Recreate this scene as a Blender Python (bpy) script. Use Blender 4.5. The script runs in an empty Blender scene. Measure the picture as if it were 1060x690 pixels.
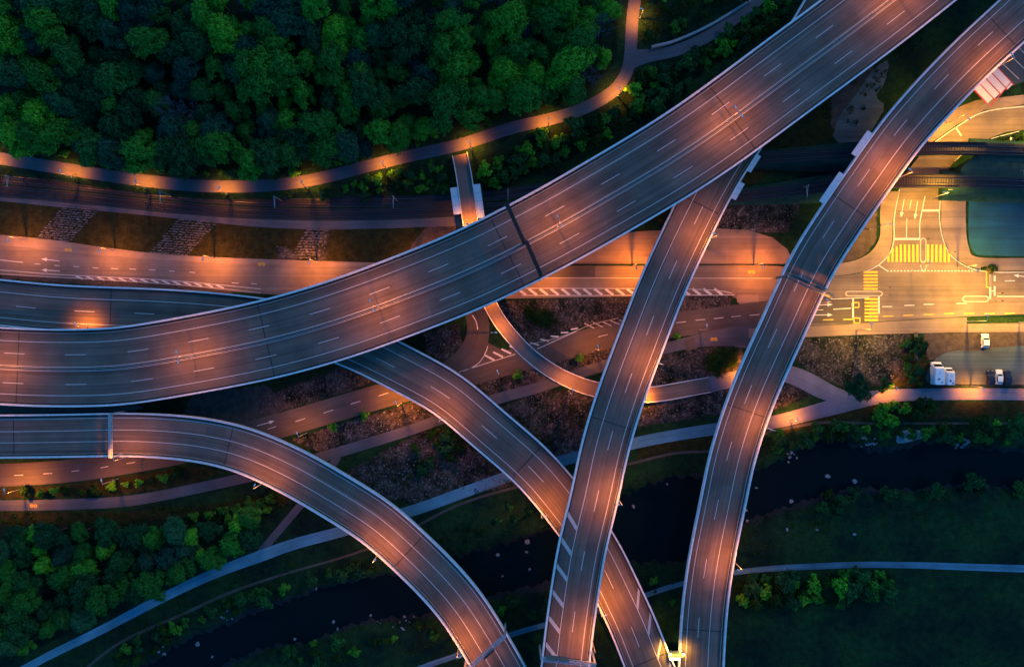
import bpy, math, random
import numpy as np
from mathutils import Vector, Matrix
from mathutils.geometry import tessellate_polygon
random.seed(7); np.random.seed(7)
scene = bpy.context.scene
COL = scene.collection
R = math.radians
CAMH = 210.0
# ------------------------------------------------------------------ camera, world, exposure
cam = bpy.data.cameras.new('camera'); camo = bpy.data.objects.new('camera', cam); COL.objects.link(camo)
camo.location = (0, 0, CAMH); camo.rotation_euler = (0, 0, 0)
cam.lens = 24; cam.sensor_width = 36; cam.clip_start = 1; cam.clip_end = 3000
scene.camera = camo
W = bpy.data.worlds.new('World'); scene.world = W; W.use_nodes = True
nt = W.node_tree; nt.nodes.clear()
wo = nt.nodes.new('ShaderNodeOutputWorld'); bg = nt.nodes.new('ShaderNodeBackground')
sky = nt.nodes.new('ShaderNodeTexSky'); sky.sky_type = 'NISHITA'; sky.sun_disc = False
SUN_EL, SUN_ROT = 5, 300
sky.sun_elevation = R(SUN_EL); sky.sun_rotation = R(SUN_ROT); sky.air_density = 1.2; sky.ozone_density = 4.0; sky.dust_density = 0.3
bg.inputs['Strength'].default_value = 0.15
tint = nt.nodes.new('ShaderNodeMix'); tint.data_type = 'RGBA'; tint.blend_type = 'MULTIPLY'; tint.inputs[0].default_value = 1
tint.inputs[7].default_value = (.30, 1.02, 1.45, 1)
nt.links.new(sky.outputs[0], tint.inputs[6]); nt.links.new(tint.outputs[2], bg.inputs['Color']); nt.links.new(bg.outputs[0], wo.inputs[0])
sl = bpy.data.lights.new('sun', 'SUN'); sl.energy = 0.2; sl.angle = R(12); sl.color = (0.85, 0.93, 1.0)
so = bpy.data.objects.new('sun', sl); COL.objects.link(so); so.rotation_euler = (R(55), 0, R(130))
so.location = (0, 0, 150)
scene.view_settings.view_transform = 'Standard'; scene.view_settings.look = 'None'
scene.view_settings.exposure = 1.3; scene.view_settings.gamma = 1.0
SODIUM = (1.0, 0.255, 0.014); YELLOW = (1.0, 0.49, 0.04)
BAT = 1.5
PW_ROAD, PW_PATH, PW_YEL = 2650, 7000, 5600

# ------------------------------------------------------------------ helpers
def kz(z): return (CAMH - z) * 1.5 / 1060.0
def P(u, v, z=0.0): return ((u - 530) * kz(z), (345 - v) * kz(z))
def ss(a, b, x):
    t = np.clip((np.asarray(x, float) - a) / (b - a), 0, 1); return t * t * (3 - 2 * t)

def tag(o, label=None, cat=None, group=None, kind=None):
    if label: o['label'] = label
    if cat: o['category'] = cat
    if group: o['group'] = group
    if kind: o['kind'] = kind
    return o
def empty(name, loc=(0, 0, 0), rz=0, label=None, cat=None, group=None):
    o = bpy.data.objects.new(name, None); COL.objects.link(o); o.empty_display_size = .5
    o.location = loc; o.rotation_euler = (0, 0, rz); return tag(o, label, cat, group)
def link(name, me, parent=None, mat=None):
    if mat is not None and not me.materials: me.materials.append(mat)
    o = bpy.data.objects.new(name, me); COL.objects.link(o)
    if parent is not None: o.parent = parent
    return o
def copy_tree(o, parent=None):
    c = o.copy(); COL.objects.link(c)
    if parent is not None: c.parent = parent
    for ch in list(o.children): copy_tree(ch, c)
    return c

class MB:
    def __init__(s): s.v = []; s.f = []; s.uv = {}
    def add(s, vs, fs):
        b = len(s.v); s.v += [tuple(p) for p in vs]; s.f += [tuple(i + b for i in f) for f in fs]
    def box(s, c, d, rz=0, M=None):
        x, y, z = d[0] / 2, d[1] / 2, d[2] / 2
        vs = [(-x, -y, -z), (x, -y, -z), (x, y, -z), (-x, y, -z), (-x, -y, z), (x, -y, z), (x, y, z), (-x, y, z)]
        ca, sa = math.cos(rz), math.sin(rz)
        vs = [(p[0] * ca - p[1] * sa + c[0], p[0] * sa + p[1] * ca + c[1], p[2] + c[2]) for p in vs]
        if M: vs = [M @ Vector(p) for p in vs]
        s.add(vs, [(0, 3, 2, 1), (4, 5, 6, 7), (0, 1, 5, 4), (1, 2, 6, 5), (2, 3, 7, 6), (3, 0, 4, 7)])
    def tube(s, a, b, r0, r1=None, n=8, cap=True):
        r1 = r0 if r1 is None else r1
        a = Vector(a); b = Vector(b); d = (b - a).normalized()
        t = Vector((0, 0, 1)) if abs(d.z) < .9 else Vector((1, 0, 0))
        x = d.cross(t).normalized(); y = d.cross(x)
        vs = []
        for p, r in ((a, r0), (b, r1)):
            for i in range(n):
                an = 2 * math.pi * i / n; vs.append(p + x * math.cos(an) * r + y * math.sin(an) * r)
        fs = [(i, i + n, (i + 1) % n + n, (i + 1) % n) for i in range(n)]
        if cap: fs += [tuple(range(n)), tuple(range(2 * n - 1, n - 1, -1))]
        s.add(vs, fs)
    def bar(s, a, b, w, h):
        a = Vector(a); b = Vector(b); d = (b - a); L = d.length
        if L < 1e-4: return
        M = Matrix.Translation((a + b) / 2) @ d.to_track_quat('X', 'Z').to_matrix().to_4x4()
        s.box((0, 0, 0), (L, w, h), M=M)
    def prism(s, pts, z0, z1):
        n = len(pts); ar = sum(pts[i][0] * pts[(i + 1) % n][1] - pts[(i + 1) % n][0] * pts[i][1] for i in range(n))
        if ar < 0: pts = pts[::-1]
        vs = [(p[0], p[1], z1) for p in pts] + [(p[0], p[1], z0) for p in pts]
        tri = tessellate_polygon([[Vector((p[0], p[1], 0)) for p in pts]])
        fs = []
        for t in tri:
            a, b, c = [Vector((pts[i][0], pts[i][1], 0)) for i in t]
            t = tuple(t) if (b - a).cross(c - a).z > 0 else tuple(t)[::-1]
            fs.append(t)
            if z0 != z1: fs.append(tuple(i + n for i in t[::-1]))
        if z0 != z1: fs += [(i, i + n, (i + 1) % n + n, (i + 1) % n) for i in range(n)]
        s.add(vs, fs)
    def mesh(s, name, mat=None, smooth=False, uv=None):
        me = bpy.data.meshes.new(name); me.from_pydata(s.v, [], s.f); me.update()
        if smooth:
            for p in me.polygons: p.use_smooth = True
        if mat: me.materials.append(mat)
        return me
    def build(s, name, mat, parent=None, smooth=False): return link(name, s.mesh(name, mat, smooth), parent)

# ------------------------------------------------------------------ materials
class NB:
    def __init__(s, name):
        s.m = bpy.data.materials.new(name); s.m.use_nodes = True; s.t = s.m.node_tree
        s.b = s.t.nodes['Principled BSDF']
    def n(s, typ, **kw):
        nd = s.t.nodes.new(typ)
        for k, v in kw.items():
            if hasattr(nd, k): setattr(nd, k, v)
            else: nd.inputs[k.replace('_', ' ')].default_value = v
        return nd
    def l(s, a, b): s.t.links.new(a, b)
    def ramp(s, fac, stops):
        r = s.t.nodes.new('ShaderNodeValToRGB'); e = r.color_ramp.elements
        while len(e) < len(stops): e.new(.5)
        for i, (p, c) in enumerate(stops): e[i].position = p; e[i].color = (*c, 1) if len(c) == 3 else c
        s.l(fac, r.inputs[0]); return r.outputs[0]
    def mix(s, fac, a, b, mode='MIX'):
        m = s.t.nodes.new('ShaderNodeMix'); m.data_type = 'RGBA'; m.blend_type = mode
        for val, idx in ((fac, 0), (a, 6), (b, 7)):
            if hasattr(val, 'is_linked') or hasattr(val, 'node'): s.l(val, m.inputs[idx])
            else: m.inputs[idx].default_value = val if idx == 0 else (*val, 1)
        return m.outputs[2]
    def bump(s, h, st=.5, d=.1):
        b = s.n('ShaderNodeBump'); b.inputs['Strength'].default_value = st; b.inputs['Distance'].default_value = d
        s.l(h, b.inputs['Height']); s.l(b.outputs[0], s.b.inputs['Normal'])

def mat_plain(name, c, rough=.6, metal=0, var=.12, scale=3, emit=None, est=1):
    k = NB(name)
    g = k.n('ShaderNodeNewGeometry')
    no = k.n('ShaderNodeTexNoise'); no.inputs['Scale'].default_value = scale; no.inputs['Detail'].default_value = 5
    k.l(g.outputs['Position'], no.inputs['Vector'])
    a = tuple(x * (1 - var) for x in c); b = tuple(min(1, x * (1 + var)) for x in c)
    k.l(k.ramp(no.outputs[0], [(.3, a), (.7, b)]), k.b.inputs['Base Color'])
    k.b.inputs['Roughness'].default_value = rough; k.b.inputs['Metallic'].default_value = metal
    if emit: k.b.inputs['Emission Color'].default_value = (*emit, 1); k.b.inputs['Emission Strength'].default_value = est
    return k.m

def mat_asphalt(name, c, streak=.35, rough=.75):
    k = NB(name)
    uv = k.n('ShaderNodeUVMap'); uv.uv_map = 'UVMap'
    mp = k.n('ShaderNodeMapping'); mp.inputs['Scale'].default_value = (1.6, .012, 1); k.l(uv.outputs[0], mp.inputs[0])
    n1 = k.n('ShaderNodeTexNoise'); n1.inputs['Scale'].default_value = 1; n1.inputs['Detail'].default_value = 4; k.l(mp.outputs[0], n1.inputs[0])
    n2 = k.n('ShaderNodeTexNoise'); n2.inputs['Scale'].default_value = .12; n2.inputs['Detail'].default_value = 6; k.l(uv.outputs[0], n2.inputs[0])
    n3 = k.n('ShaderNodeTexNoise'); n3.inputs['Scale'].default_value = 3.5; n3.inputs['Detail'].default_value = 3; k.l(uv.outputs[0], n3.inputs[0])
    mp2 = k.n('ShaderNodeMapping'); mp2.inputs['Scale'].default_value = (.42, .03, 1); k.l(uv.outputs[0], mp2.inputs[0])
    vo = k.n('ShaderNodeTexVoronoi'); vo.inputs['Scale'].default_value = 1; k.l(mp2.outputs[0], vo.inputs[0])
    a = tuple(x * (1 - streak) for x in c); b = tuple(x * (1 + streak) for x in c)
    c1 = k.ramp(n1.outputs[0], [(.3, a), (.7, b)])
    c2 = k.ramp(n2.outputs[0], [(.3, (.68,) * 3), (.7, (1.2,) * 3)])
    c3 = k.ramp(n3.outputs[0], [(.3, (.88,) * 3), (.7, (1.1,) * 3)])
    c4 = k.ramp(vo.outputs['Color'], [(.0, (.80,) * 3), (.9, (1.10,) * 3)])
    m = k.mix(1.0, c1, c2, 'MULTIPLY'); m = k.mix(1.0, m, c3, 'MULTIPLY'); m = k.mix(1.0, m, c4, 'MULTIPLY')
    k.l(m, k.b.inputs['Base Color']); k.b.inputs['Roughness'].default_value = rough
    k.bump(n3.outputs[0], .2, .02)
    return k.m

def mat_foliage(name, dark, light, sc=.9):
    k = NB(name)
    g = k.n('ShaderNodeNewGeometry'); oi = k.n('ShaderNodeObjectInfo')
    no = k.n('ShaderNodeTexNoise'); no.inputs['Scale'].default_value = sc; no.inputs['Detail'].default_value = 4
    k.l(g.outputs['Position'], no.inputs['Vector'])
    c = k.ramp(no.outputs[0], [(.3, dark), (.68, light)])
    v = k.ramp(oi.outputs['Random'], [(0, (.55, .65, .75)), (.35, (.8, .8, .8)), (.7, (1.1, 1.05, .8)), (1, (1.7, 1.5, .9))])
    k.l(k.mix(1.0, c, v, 'MULTIPLY'), k.b.inputs['Base Color'])
    k.b.inputs['Roughness'].default_value = .75; k.b.inputs['Specular IOR Level'].default_value = .12
    return k.m

M = {}
M['deck'] = mat_asphalt('deck_asphalt', (.118, .084, .066), .34)
M['road'] = mat_asphalt('road_asphalt', (.165, .125, .098), .22)
M['dkroad'] = mat_asphalt('dark_asphalt', (.075, .060, .054), .15)
M['path'] = mat_asphalt('path_asphalt', (.085, .085, .10), .12)
M['warmpath'] = mat_asphalt('footbridge_surface', (.17, .12, .10), .14)
M['palepath'] = mat_asphalt('pale_path', (.17, .165, .22), .12)
M['lit_ballast'] = mat_plain('lamplit_ballast', (.075, .055, .04), .95, 0, .3, 5)  # lamp light on the bridge ballast put into a browner colour
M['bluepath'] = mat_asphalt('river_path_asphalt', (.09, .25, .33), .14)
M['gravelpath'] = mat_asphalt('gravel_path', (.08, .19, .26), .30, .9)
M['dirt'] = mat_asphalt('dirt_trail', (.07, .065, .05), .35, .9)
M['footway'] = mat_asphalt('footway_asphalt', (.23, .17, .13), .14)
M['conc'] = mat_plain('parapet_concrete', (.62, .62, .64), .7, 0, .14, .8)
M['slab'] = mat_plain('slab_concrete', (.26, .26, .26), .85, 0, .15, .6)
M['medk'] = mat_plain('median_surface', (.075, .066, .062), .9, 0, .3, 1)
M['parapet_shade'] = mat_plain('parapet_shade_tone', (.014, .014, .018), .6, 0, .4, .5)  # near-black tone for the shade painted along the parapets
M['kerb'] = mat_plain('kerb_stone', (.40, .38, .36), .8)
M['paint'] = mat_plain('road_paint', (.58, .58, .58), .6, 0, .12, 2)
M['oldpaint'] = mat_plain('worn_paint', (.34, .32, .30), .7, 0, .25, 2)
M['ypaint'] = mat_plain('yellow_paint', (.80, .45, .02), .6, 0, .12, 2)
M['steel'] = mat_plain('galvanised_steel', (.50, .51, .52), .45, .6, .12, 2)
M['rail'] = mat_plain('guard_rail_steel', (.38, .37, .34), .5, .2, .12, 2)
M['black'] = mat_plain('dark_metal', (.02, .022, .025), .6, .3)
M['teal'] = mat_plain('green_painted_steel', (.10, .16, .16), .5, .3)
M['lampgrey'] = mat_plain('lamp_housing', (.6, .62, .64), .5, .1)
M['lens'] = mat_plain('sodium_lens', (.9, .5, .2), .4, 0, .02, 3, SODIUM, 24)
M['lensy'] = mat_plain('warm_lens', (.9, .7, .4), .4, 0, .02, 3, YELLOW, 24)
M['shield'] = mat_plain('screen_panel', (.50, .56, .60), .5, .1)
M['bark'] = mat_plain('bark', (.05, .04, .03), .9, 0, .3, 4)
M['bare'] = mat_plain('bare_twigs', (.07, .10, .12), .9, 0, .3, 1)
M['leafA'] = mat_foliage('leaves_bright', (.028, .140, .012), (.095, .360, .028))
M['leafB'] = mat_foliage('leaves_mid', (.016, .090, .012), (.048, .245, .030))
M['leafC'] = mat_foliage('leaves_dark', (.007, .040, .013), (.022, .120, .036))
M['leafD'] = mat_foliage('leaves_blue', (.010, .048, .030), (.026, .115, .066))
M['hedge'] = mat_foliage('leaves_shrub', (.008, .026, .004), (.022, .070, .010), 1.5)
M['ballast'] = mat_plain('ballast', (.016, .020, .026), .95, 0, .35, 6)
M['sleeper'] = mat_plain('sleeper', (.010, .012, .015), .9)
M['railsteel'] = mat_plain('rail_head', (.07, .09, .11), .4, .5)
M['stone'] = mat_plain('stone', (.12, .115, .12), .9, 0, .5, .7)
M['stonepale'] = mat_plain('stone_pale', (.17, .19, .21), .85, 0, .5, 2)
M['panelwhite'] = mat_plain('panel_white', (.62, .62, .64), .5)
M['red'] = mat_plain('red_frame', (.45, .03, .02), .5)
M['solar'] = mat_plain('dark_bays', (.03, .035, .05), .6)
M['carwhite'] = mat_plain('paint_white', (.75, .76, .78), .3, 0, .03)
M['carblue'] = mat_plain('paint_dark_blue', (.012, .02, .05), .3, .2, .05)
M['glass'] = mat_plain('car_glass', (.01, .013, .016), .08)
M['tyre'] = mat_plain('tyre', (.015, .015, .015), .9)
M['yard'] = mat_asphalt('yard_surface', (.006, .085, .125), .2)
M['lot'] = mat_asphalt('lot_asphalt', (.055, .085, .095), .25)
M['apron'] = mat_asphalt('apron', (.24, .17, .12), .12, .9)

def ground_material():
    k = NB('ground'); g = k.n('ShaderNodeNewGeometry'); pos = g.outputs['Position']
    def noise(sc, d=6, r=.6):
        n = k.n('ShaderNodeTexNoise'); n.inputs['Scale'].default_value = sc; n.inputs['Detail'].default_value = d
        n.inputs['Roughness'].default_value = r; k.l(pos, n.inputs['Vector']); return n.outputs[0]
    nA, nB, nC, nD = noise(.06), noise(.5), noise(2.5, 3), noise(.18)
    vor = k.n('ShaderNodeTexVoronoi'); vor.inputs['Scale'].default_value = 1.5; k.l(pos, vor.inputs['Vector'])
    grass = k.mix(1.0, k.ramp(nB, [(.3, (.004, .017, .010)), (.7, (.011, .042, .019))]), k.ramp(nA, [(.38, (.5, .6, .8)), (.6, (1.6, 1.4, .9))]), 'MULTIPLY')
    grass = k.mix(1.0, grass, k.ramp(nC, [(.3, (.6,) * 3), (.7, (1.4,) * 3)]), 'MULTIPLY')
    olive = k.mix(1.0, k.ramp(nB, [(.3, (.014, .014, .005)), (.7, (.040, .038, .012))]), k.ramp(nC, [(.3, (.6,) * 3), (.7, (1.4,) * 3)]), 'MULTIPLY')
    rub = k.mix(1.0, k.ramp(vor.outputs['Color'], [(.1, (.020, .019, .018)), (.75, (.068, .062, .056)), (1, (.15, .14, .13))]), k.ramp(nD, [(.38, (.16, .30, .26)), (.58, (1.15, 1.1, 1.1))]), 'MULTIPLY')
    rub = k.mix(1.0, rub, k.ramp(nC, [(.3, (.55,) * 3), (.7, (1.5,) * 3)]), 'MULTIPLY')
    soil = k.mix(1.0, k.ramp(nB, [(.3, (.05, .04, .036)), (.7, (.10, .078, .07))]), k.ramp(nC, [(.3, (.75,) * 3), (.7, (1.2,) * 3)]), 'MULTIPLY')
    forest = k.ramp(nB, [(.3, (.003, .010, .006)), (.7, (.010, .030, .012))])
    bed = k.ramp(nC, [(.3, (.008, .012, .014)), (.7, (.03, .036, .04))])
    a1 = k.n('ShaderNodeAttribute'); a1.attribute_name = 'zoneA'; a2 = k.n('ShaderNodeAttribute'); a2.attribute_name = 'zoneB'
    s1 = k.n('ShaderNodeSeparateColor'); s2 = k.n('ShaderNodeSeparateColor'); k.l(a1.outputs[0], s1.inputs[0]); k.l(a2.outputs[0], s2.inputs[0])
    def mask(o, amp=.7):
        m = k.n('ShaderNodeMath'); m.operation = 'MULTIPLY_ADD'; k.l(nB, m.inputs[0]); m.inputs[1].default_value = amp; m.inputs[2].default_value = -amp / 2
        a = k.n('ShaderNodeMath'); a.operation = 'ADD'; k.l(o, a.inputs[0]); k.l(m.outputs[0], a.inputs[1])
        r = k.n('ShaderNodeMapRange'); r.interpolation_type = 'SMOOTHSTEP'; r.inputs[1].default_value = .38; r.inputs[2].default_value = .62
        k.l(a.outputs[0], r.inputs[0]); return r.outputs[0]
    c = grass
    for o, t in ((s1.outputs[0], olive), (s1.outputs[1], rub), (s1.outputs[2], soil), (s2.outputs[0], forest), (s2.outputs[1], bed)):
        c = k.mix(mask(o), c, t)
    k.l(c, k.b.inputs['Base Color']); k.b.inputs['Roughness'].default_value = 1; k.b.inputs['Specular IOR Level'].default_value = .1
    h = k.n('ShaderNodeMath'); h.operation = 'ADD'; k.l(nC, h.inputs[0]); k.l(nB, h.inputs[1]); k.bump(h.outputs[0], .8, .35)
    return k.m

# ------------------------------------------------------------------ terrain
def gp(pts, z):   # photo px at height z -> ground-projected px
    f = (CAMH - z) / CAMH
    return [(530 + (u - 530) * f, 345 + (v - 345) * f) for u, v in pts]
PATH1 = [(-40, 157), (0, 164), (50, 172), (100, 180), (150, 187), (200, 192), (250, 193), (290, 191), (330, 185), (380, 172), (430, 160), (480, 149), (530, 132), (568, 124), (606, 112), (637, 94), (651, 74), (653, 50), (654, 25), (657, 0), (662, -30)]
RAIL2 = [(-60, 186), (0, 191), (60, 196), (130, 203), (200, 210), (265, 214), (330, 215.5), (400, 215), (460, 212), (520, 209), (640, 208), (765, 203), (850, 193), (900, 188), (960, 187), (1060, 190), (1120, 193)]
ZP1 = 3.5
_p1 = np.array(gp(PATH1[:16], ZP1)); _r2 = np.array(RAIL2)
RIVER = [(95, 720), (130, 700), (165, 680), (195, 657), (244, 638), (271, 625), (305, 617), (331, 606), (365, 601), (384, 596), (430, 592), (470, 576), (516, 563), (547, 552), (590, 540), (638, 517), (672, 502), (705, 490), (750, 487), (790, 486), (810, 479), (840, 461), (862, 455), (886, 460), (923, 463), (953, 455), (993, 463), (1060, 464), (1160, 470), (1500, 480),
         (1500, 540), (1160, 515), (1060, 507), (999, 500), (959, 507), (910, 507), (862, 513), (831, 522), (776, 538), (740, 560), (708, 582), (684, 576), (638, 584), (600, 597), (562, 608), (531, 612), (486, 622), (444, 637), (377, 643), (346, 653), (324, 664), (282, 666), (256, 680), (233, 690), (190, 720), (150, 800), (40, 850), (0, 800)]
def smooth_poly(pts, it=2):
    p = [np.array(q, float) for q in pts]
    for _ in range(it):
        o = []
        for i in range(len(p)):
            a, b = p[i], p[(i + 1) % len(p)]; o += [a * .75 + b * .25, a * .25 + b * .75]
        p = o
    return [tuple(q) for q in p]
def sdist(U, V, poly):
    """signed px distance, negative inside"""
    U = np.asarray(U, float); V = np.asarray(V, float)
    ins = np.zeros(U.shape, bool); d = np.full(U.shape, 1e9); n = len(poly)
    for i in range(n):
        x0, y0 = poly[i]; x1, y1 = poly[(i + 1) % n]
        dx, dy = x1 - x0, y1 - y0; L = dx * dx + dy * dy + 1e-9
        t = np.clip(((U - x0) * dx + (V - y0) * dy) / L, 0, 1)
        d = np.minimum(d, np.hypot(U - x0 - t * dx, V - y0 - t * dy))
        c = ((y0 > V) != (y1 > V)); 
        with np.errstate(divide='ignore', invalid='ignore'):
            xx = (x1 - x0) * (V - y0) / ((y1 - y0) if y1 != y0 else 1e-9) + x0
        ins ^= c & (U < xx)
    return np.where(ins, -d, d)
RIVG = smooth_poly(gp(RIVER, -2.5), 1)
_rnd = np.random.RandomState(3)
_wv = [(_rnd.uniform(.02, .07), _rnd.uniform(.02, .07), _rnd.uniform(0, 6)) for _ in range(6)]
def hterr(U, V):
    U = np.asarray(U, float); V = np.asarray(V, float)
    vp = np.interp(U, _p1[:, 0], _p1[:, 1]); vr = np.interp(U, _r2[:, 0], _r2[:, 1])
    gap = np.maximum(vr - 9 - (vp + 7.5), 4.5)
    hA = ZP1 * (1 - ss(0, 1, (V - (vp + 7.5)) / gap))
    hB = ZP1 * ss(0, 45, vr - 34 - V)
    w = ss(520, 610, U)
    h = hA * (1 - w) + hB * w
    h = h * (1 - ss(770, 870, U))
    h = h + 9 * ss(6, 170, vp - 9 - V) * (1 - ss(540, 630, U))
    far = ss(0, 400, -V - 20); h = h + 25 * far
    n = sum(np.sin(U * a + V * b + c) for a, b, c in _wv)
    dr = sdist(U, V, RIVG)
    h = h - 3.6 * (1 - ss(-8, 9, dr + n * 1.6 + 1.6 * np.sin(U * .31 + V * .17) + 1.2 * np.sin(U * .53 - V * .4)))
    h = h + .12 * n * ss(30, 90, dr) * 0
    return h
def to_px(x, y): return 530 + x / kz(0), 345 - y / kz(0)
def TH(x, y):
    u, v = to_px(x, y); return float(hterr(np.array([u]), np.array([v]))[0])
def PT(u, v, dz=0.0):
    z = 0.0
    for _ in range(5):
        x, y = P(u, v, z + dz); z = TH(x, y)
    return x, y, z
def PTv(U, V, dz=0.0):
    U = np.asarray(U, float); V = np.asarray(V, float); z = np.zeros(len(U))
    for _ in range(5):
        x = (U - 530) * kz(z + dz); y = (345 - V) * kz(z + dz)
        z = hterr(530 + x / kz(0), 345 - y / kz(0))
    return x, y, z

RUBBLE = [
 [(262, 414), (355, 380), (392, 394), (330, 414), (262, 434)],
 [(300, 455), (440, 412), (456, 430), (330, 468)],
 [(330, 505), (368, 482), (450, 440), (545, 500), (430, 522), (390, 514)],
 [(512, 312), (665, 306), (645, 345), (600, 338), (548, 356), (520, 332)],
 [(490, 396), (645, 352), (650, 368), (600, 382), (505, 412)],
 [(470, 440), (560, 405), (640, 400), (605, 470), (540, 480)],
 [(650, 372), (765, 354), (775, 385), (665, 408)],
 [(650, 418), (760, 398), (750, 428), (645, 444)],
 [(830, 350), (945, 344), (938, 392), (885, 404), (850, 392), (822, 372)],
 [(720, 205), (832, 204), (815, 240), (760, 242), (720, 232)],
 [(790, 428), (836, 412), (842, 404), (828, 392), (795, 388)],
 [(438, 345), (474, 334), (480, 356), (460, 376), (442, 366)],
 [(690, 306), (760, 304), (755, 318), (690, 326)],
 [(285, 252), (300, 258), (312, 268), (286, 268)],
 [(318, 234), (342, 236), (338, 270), (305, 270)],
]
SOIL = [[(185, 436), (200, 408), (275, 398), (300, 420), (262, 440), (210, 455)],
        [(865, 276), (880, 236), (900, 205), (908, 216), (907, 248), (895, 264)],
        [(955, 345), (1120, 342), (1120, 372), (960, 372)],
        [(0, 282), (150, 292), (240, 300), (240, 306), (0, 288)],
        [(860, 96), (890, 80), (905, 60), (900, 120), (880, 150), (860, 130)],
        [(440, 236), (520, 225), (560, 262), (420, 262)]]
OLIVE = [[(-60, 200), (0, 206), (130, 218), (260, 228), (400, 232), (480, 230), (480, 275), (270, 270), (160, 263), (0, 246), (-60, 240)],
         [(-60, 505), (60, 503), (200, 482), (230, 488), (200, 500), (120, 512), (-60, 518)],
         [(-60, 530), (130, 530), (300, 512), (300, 522), (120, 545), (-60, 545)],
         [(660, 452), (745, 438), (790, 440), (790, 450), (660, 480)],
         [(800, 440), (860, 420), (1060, 415), (1060, 430), (860, 436), (800, 452)],
         [(930, 350), (960, 350), (960, 400), (915, 400)],
         [(630, 200), (720, 180), (760, 110), (870, 60), (880, 130), (700, 240)]]
FOREST = [[(-400, -400), (645, -400), (640, 60), (600, 98), (530, 116), (430, 146), (330, 170), (290, 178), (200, 178), (100, 166), (-60, 146), (-400, 140)],
          [(-60, 545), (100, 542), (240, 532), (290, 515), (262, 560), (190, 596), (100, 640), (30, 676), (-60, 700)],
          [(500, 165), (640, 105), (670, 70), (800, -10), (850, -40), (830, 5), (690, 105), (590, 165), (500, 205)]]
def build_ground():
    def axis(lo, hi, step, far, n):
        a = np.arange(lo, hi + step, step); g = np.geomspace(step, far, n).cumsum(); g = g[g < far * 1.01]
        return np.concatenate([(lo - g)[::-1], a, hi + g])
    us = axis(-60, 1120, 3.0, 9000, 30); vs = axis(-60, 750, 3.0, 9000, 30)
    U, V = np.meshgrid(us, vs); nu, nv = len(us), len(vs); u = U.ravel(); v = V.ravel()
    h = hterr(u, v)
    co = np.stack([(u - 530) * kz(0), (345 - v) * kz(0), h], 1)
    idx = np.arange(nu * nv).reshape(nv, nu)
    q = np.stack([idx[:-1, :-1], idx[1:, :-1], idx[1:, 1:], idx[:-1, 1:]], -1).reshape(-1, 4)
    me = bpy.data.meshes.new('ground'); me.vertices.add(len(co)); me.vertices.foreach_set('co', co.ravel().astype('f4'))
    me.loops.add(q.size); me.loops.foreach_set('vertex_index', q.ravel().astype('i4'))
    me.polygons.add(len(q)); me.polygons.foreach_set('loop_start', np.arange(0, q.size, 4, dtype='i4'))
    me.update(calc_edges=True)
    def field(polys, z=0, soft=5):
        r = np.zeros(len(u))
        for p in polys: r = np.maximum(r, np.clip(.5 - sdist(u, v, gp(p, z)) / (2 * soft), 0, 1))
        return r
    A = np.zeros((len(u), 4), 'f4'); B = np.zeros((len(u), 4), 'f4')
    A[:, 0] = field(OLIVE); A[:, 1] = field(RUBBLE); A[:, 2] = field(SOIL, 0, 3)
    B[:, 0] = np.maximum(field(FOREST[:1], 6), field(FOREST[1:])); B[:, 1] = np.clip(.5 - sdist(u, v, RIVG) / 12 + .1, 0, 1)
    A[:, 3] = 1; B[:, 3] = 1
    for nm, arr in (('zoneA', A), ('zoneB', B)):
        at = me.color_attributes.new(nm, 'FLOAT_COLOR', 'POINT'); at.data.foreach_set('color', arr.ravel())
    for p in me.polygons: p.use_smooth = True
    tag(link('ground', me, None, ground_material()), kind='structure')
build_ground()
k = NB('river_water'); k.b.inputs['Base Color'].default_value = (.002, .009, .011, 1); k.b.inputs['Specular IOR Level'].default_value = .05; k.b.inputs['Roughness'].default_value = .25
gg = k.n('ShaderNodeNewGeometry'); nn = k.n('ShaderNodeTexNoise'); nn.inputs['Scale'].default_value = .9; nn.inputs['Detail'].default_value = 4; k.l(gg.outputs['Position'], nn.inputs['Vector']); k.bump(nn.outputs[0], .25, .1)
m = MB(); m.prism([P(x, y, -2.5) for x, y in smooth_poly([( 530+(x-530)*1.0, y) for x, y in RIVER], 0)], -2.5, -2.5)
# a little wider than the carved bed so that the banks cut its outline
mw = MB(); mw.v = [(-420, -420, -2.5), (700, -420, -2.5), (700, 20, -2.5), (-420, 20, -2.5)]; mw.f = [(0, 1, 2, 3)]
tag(mw.build('river', k.m), kind='structure')

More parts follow.
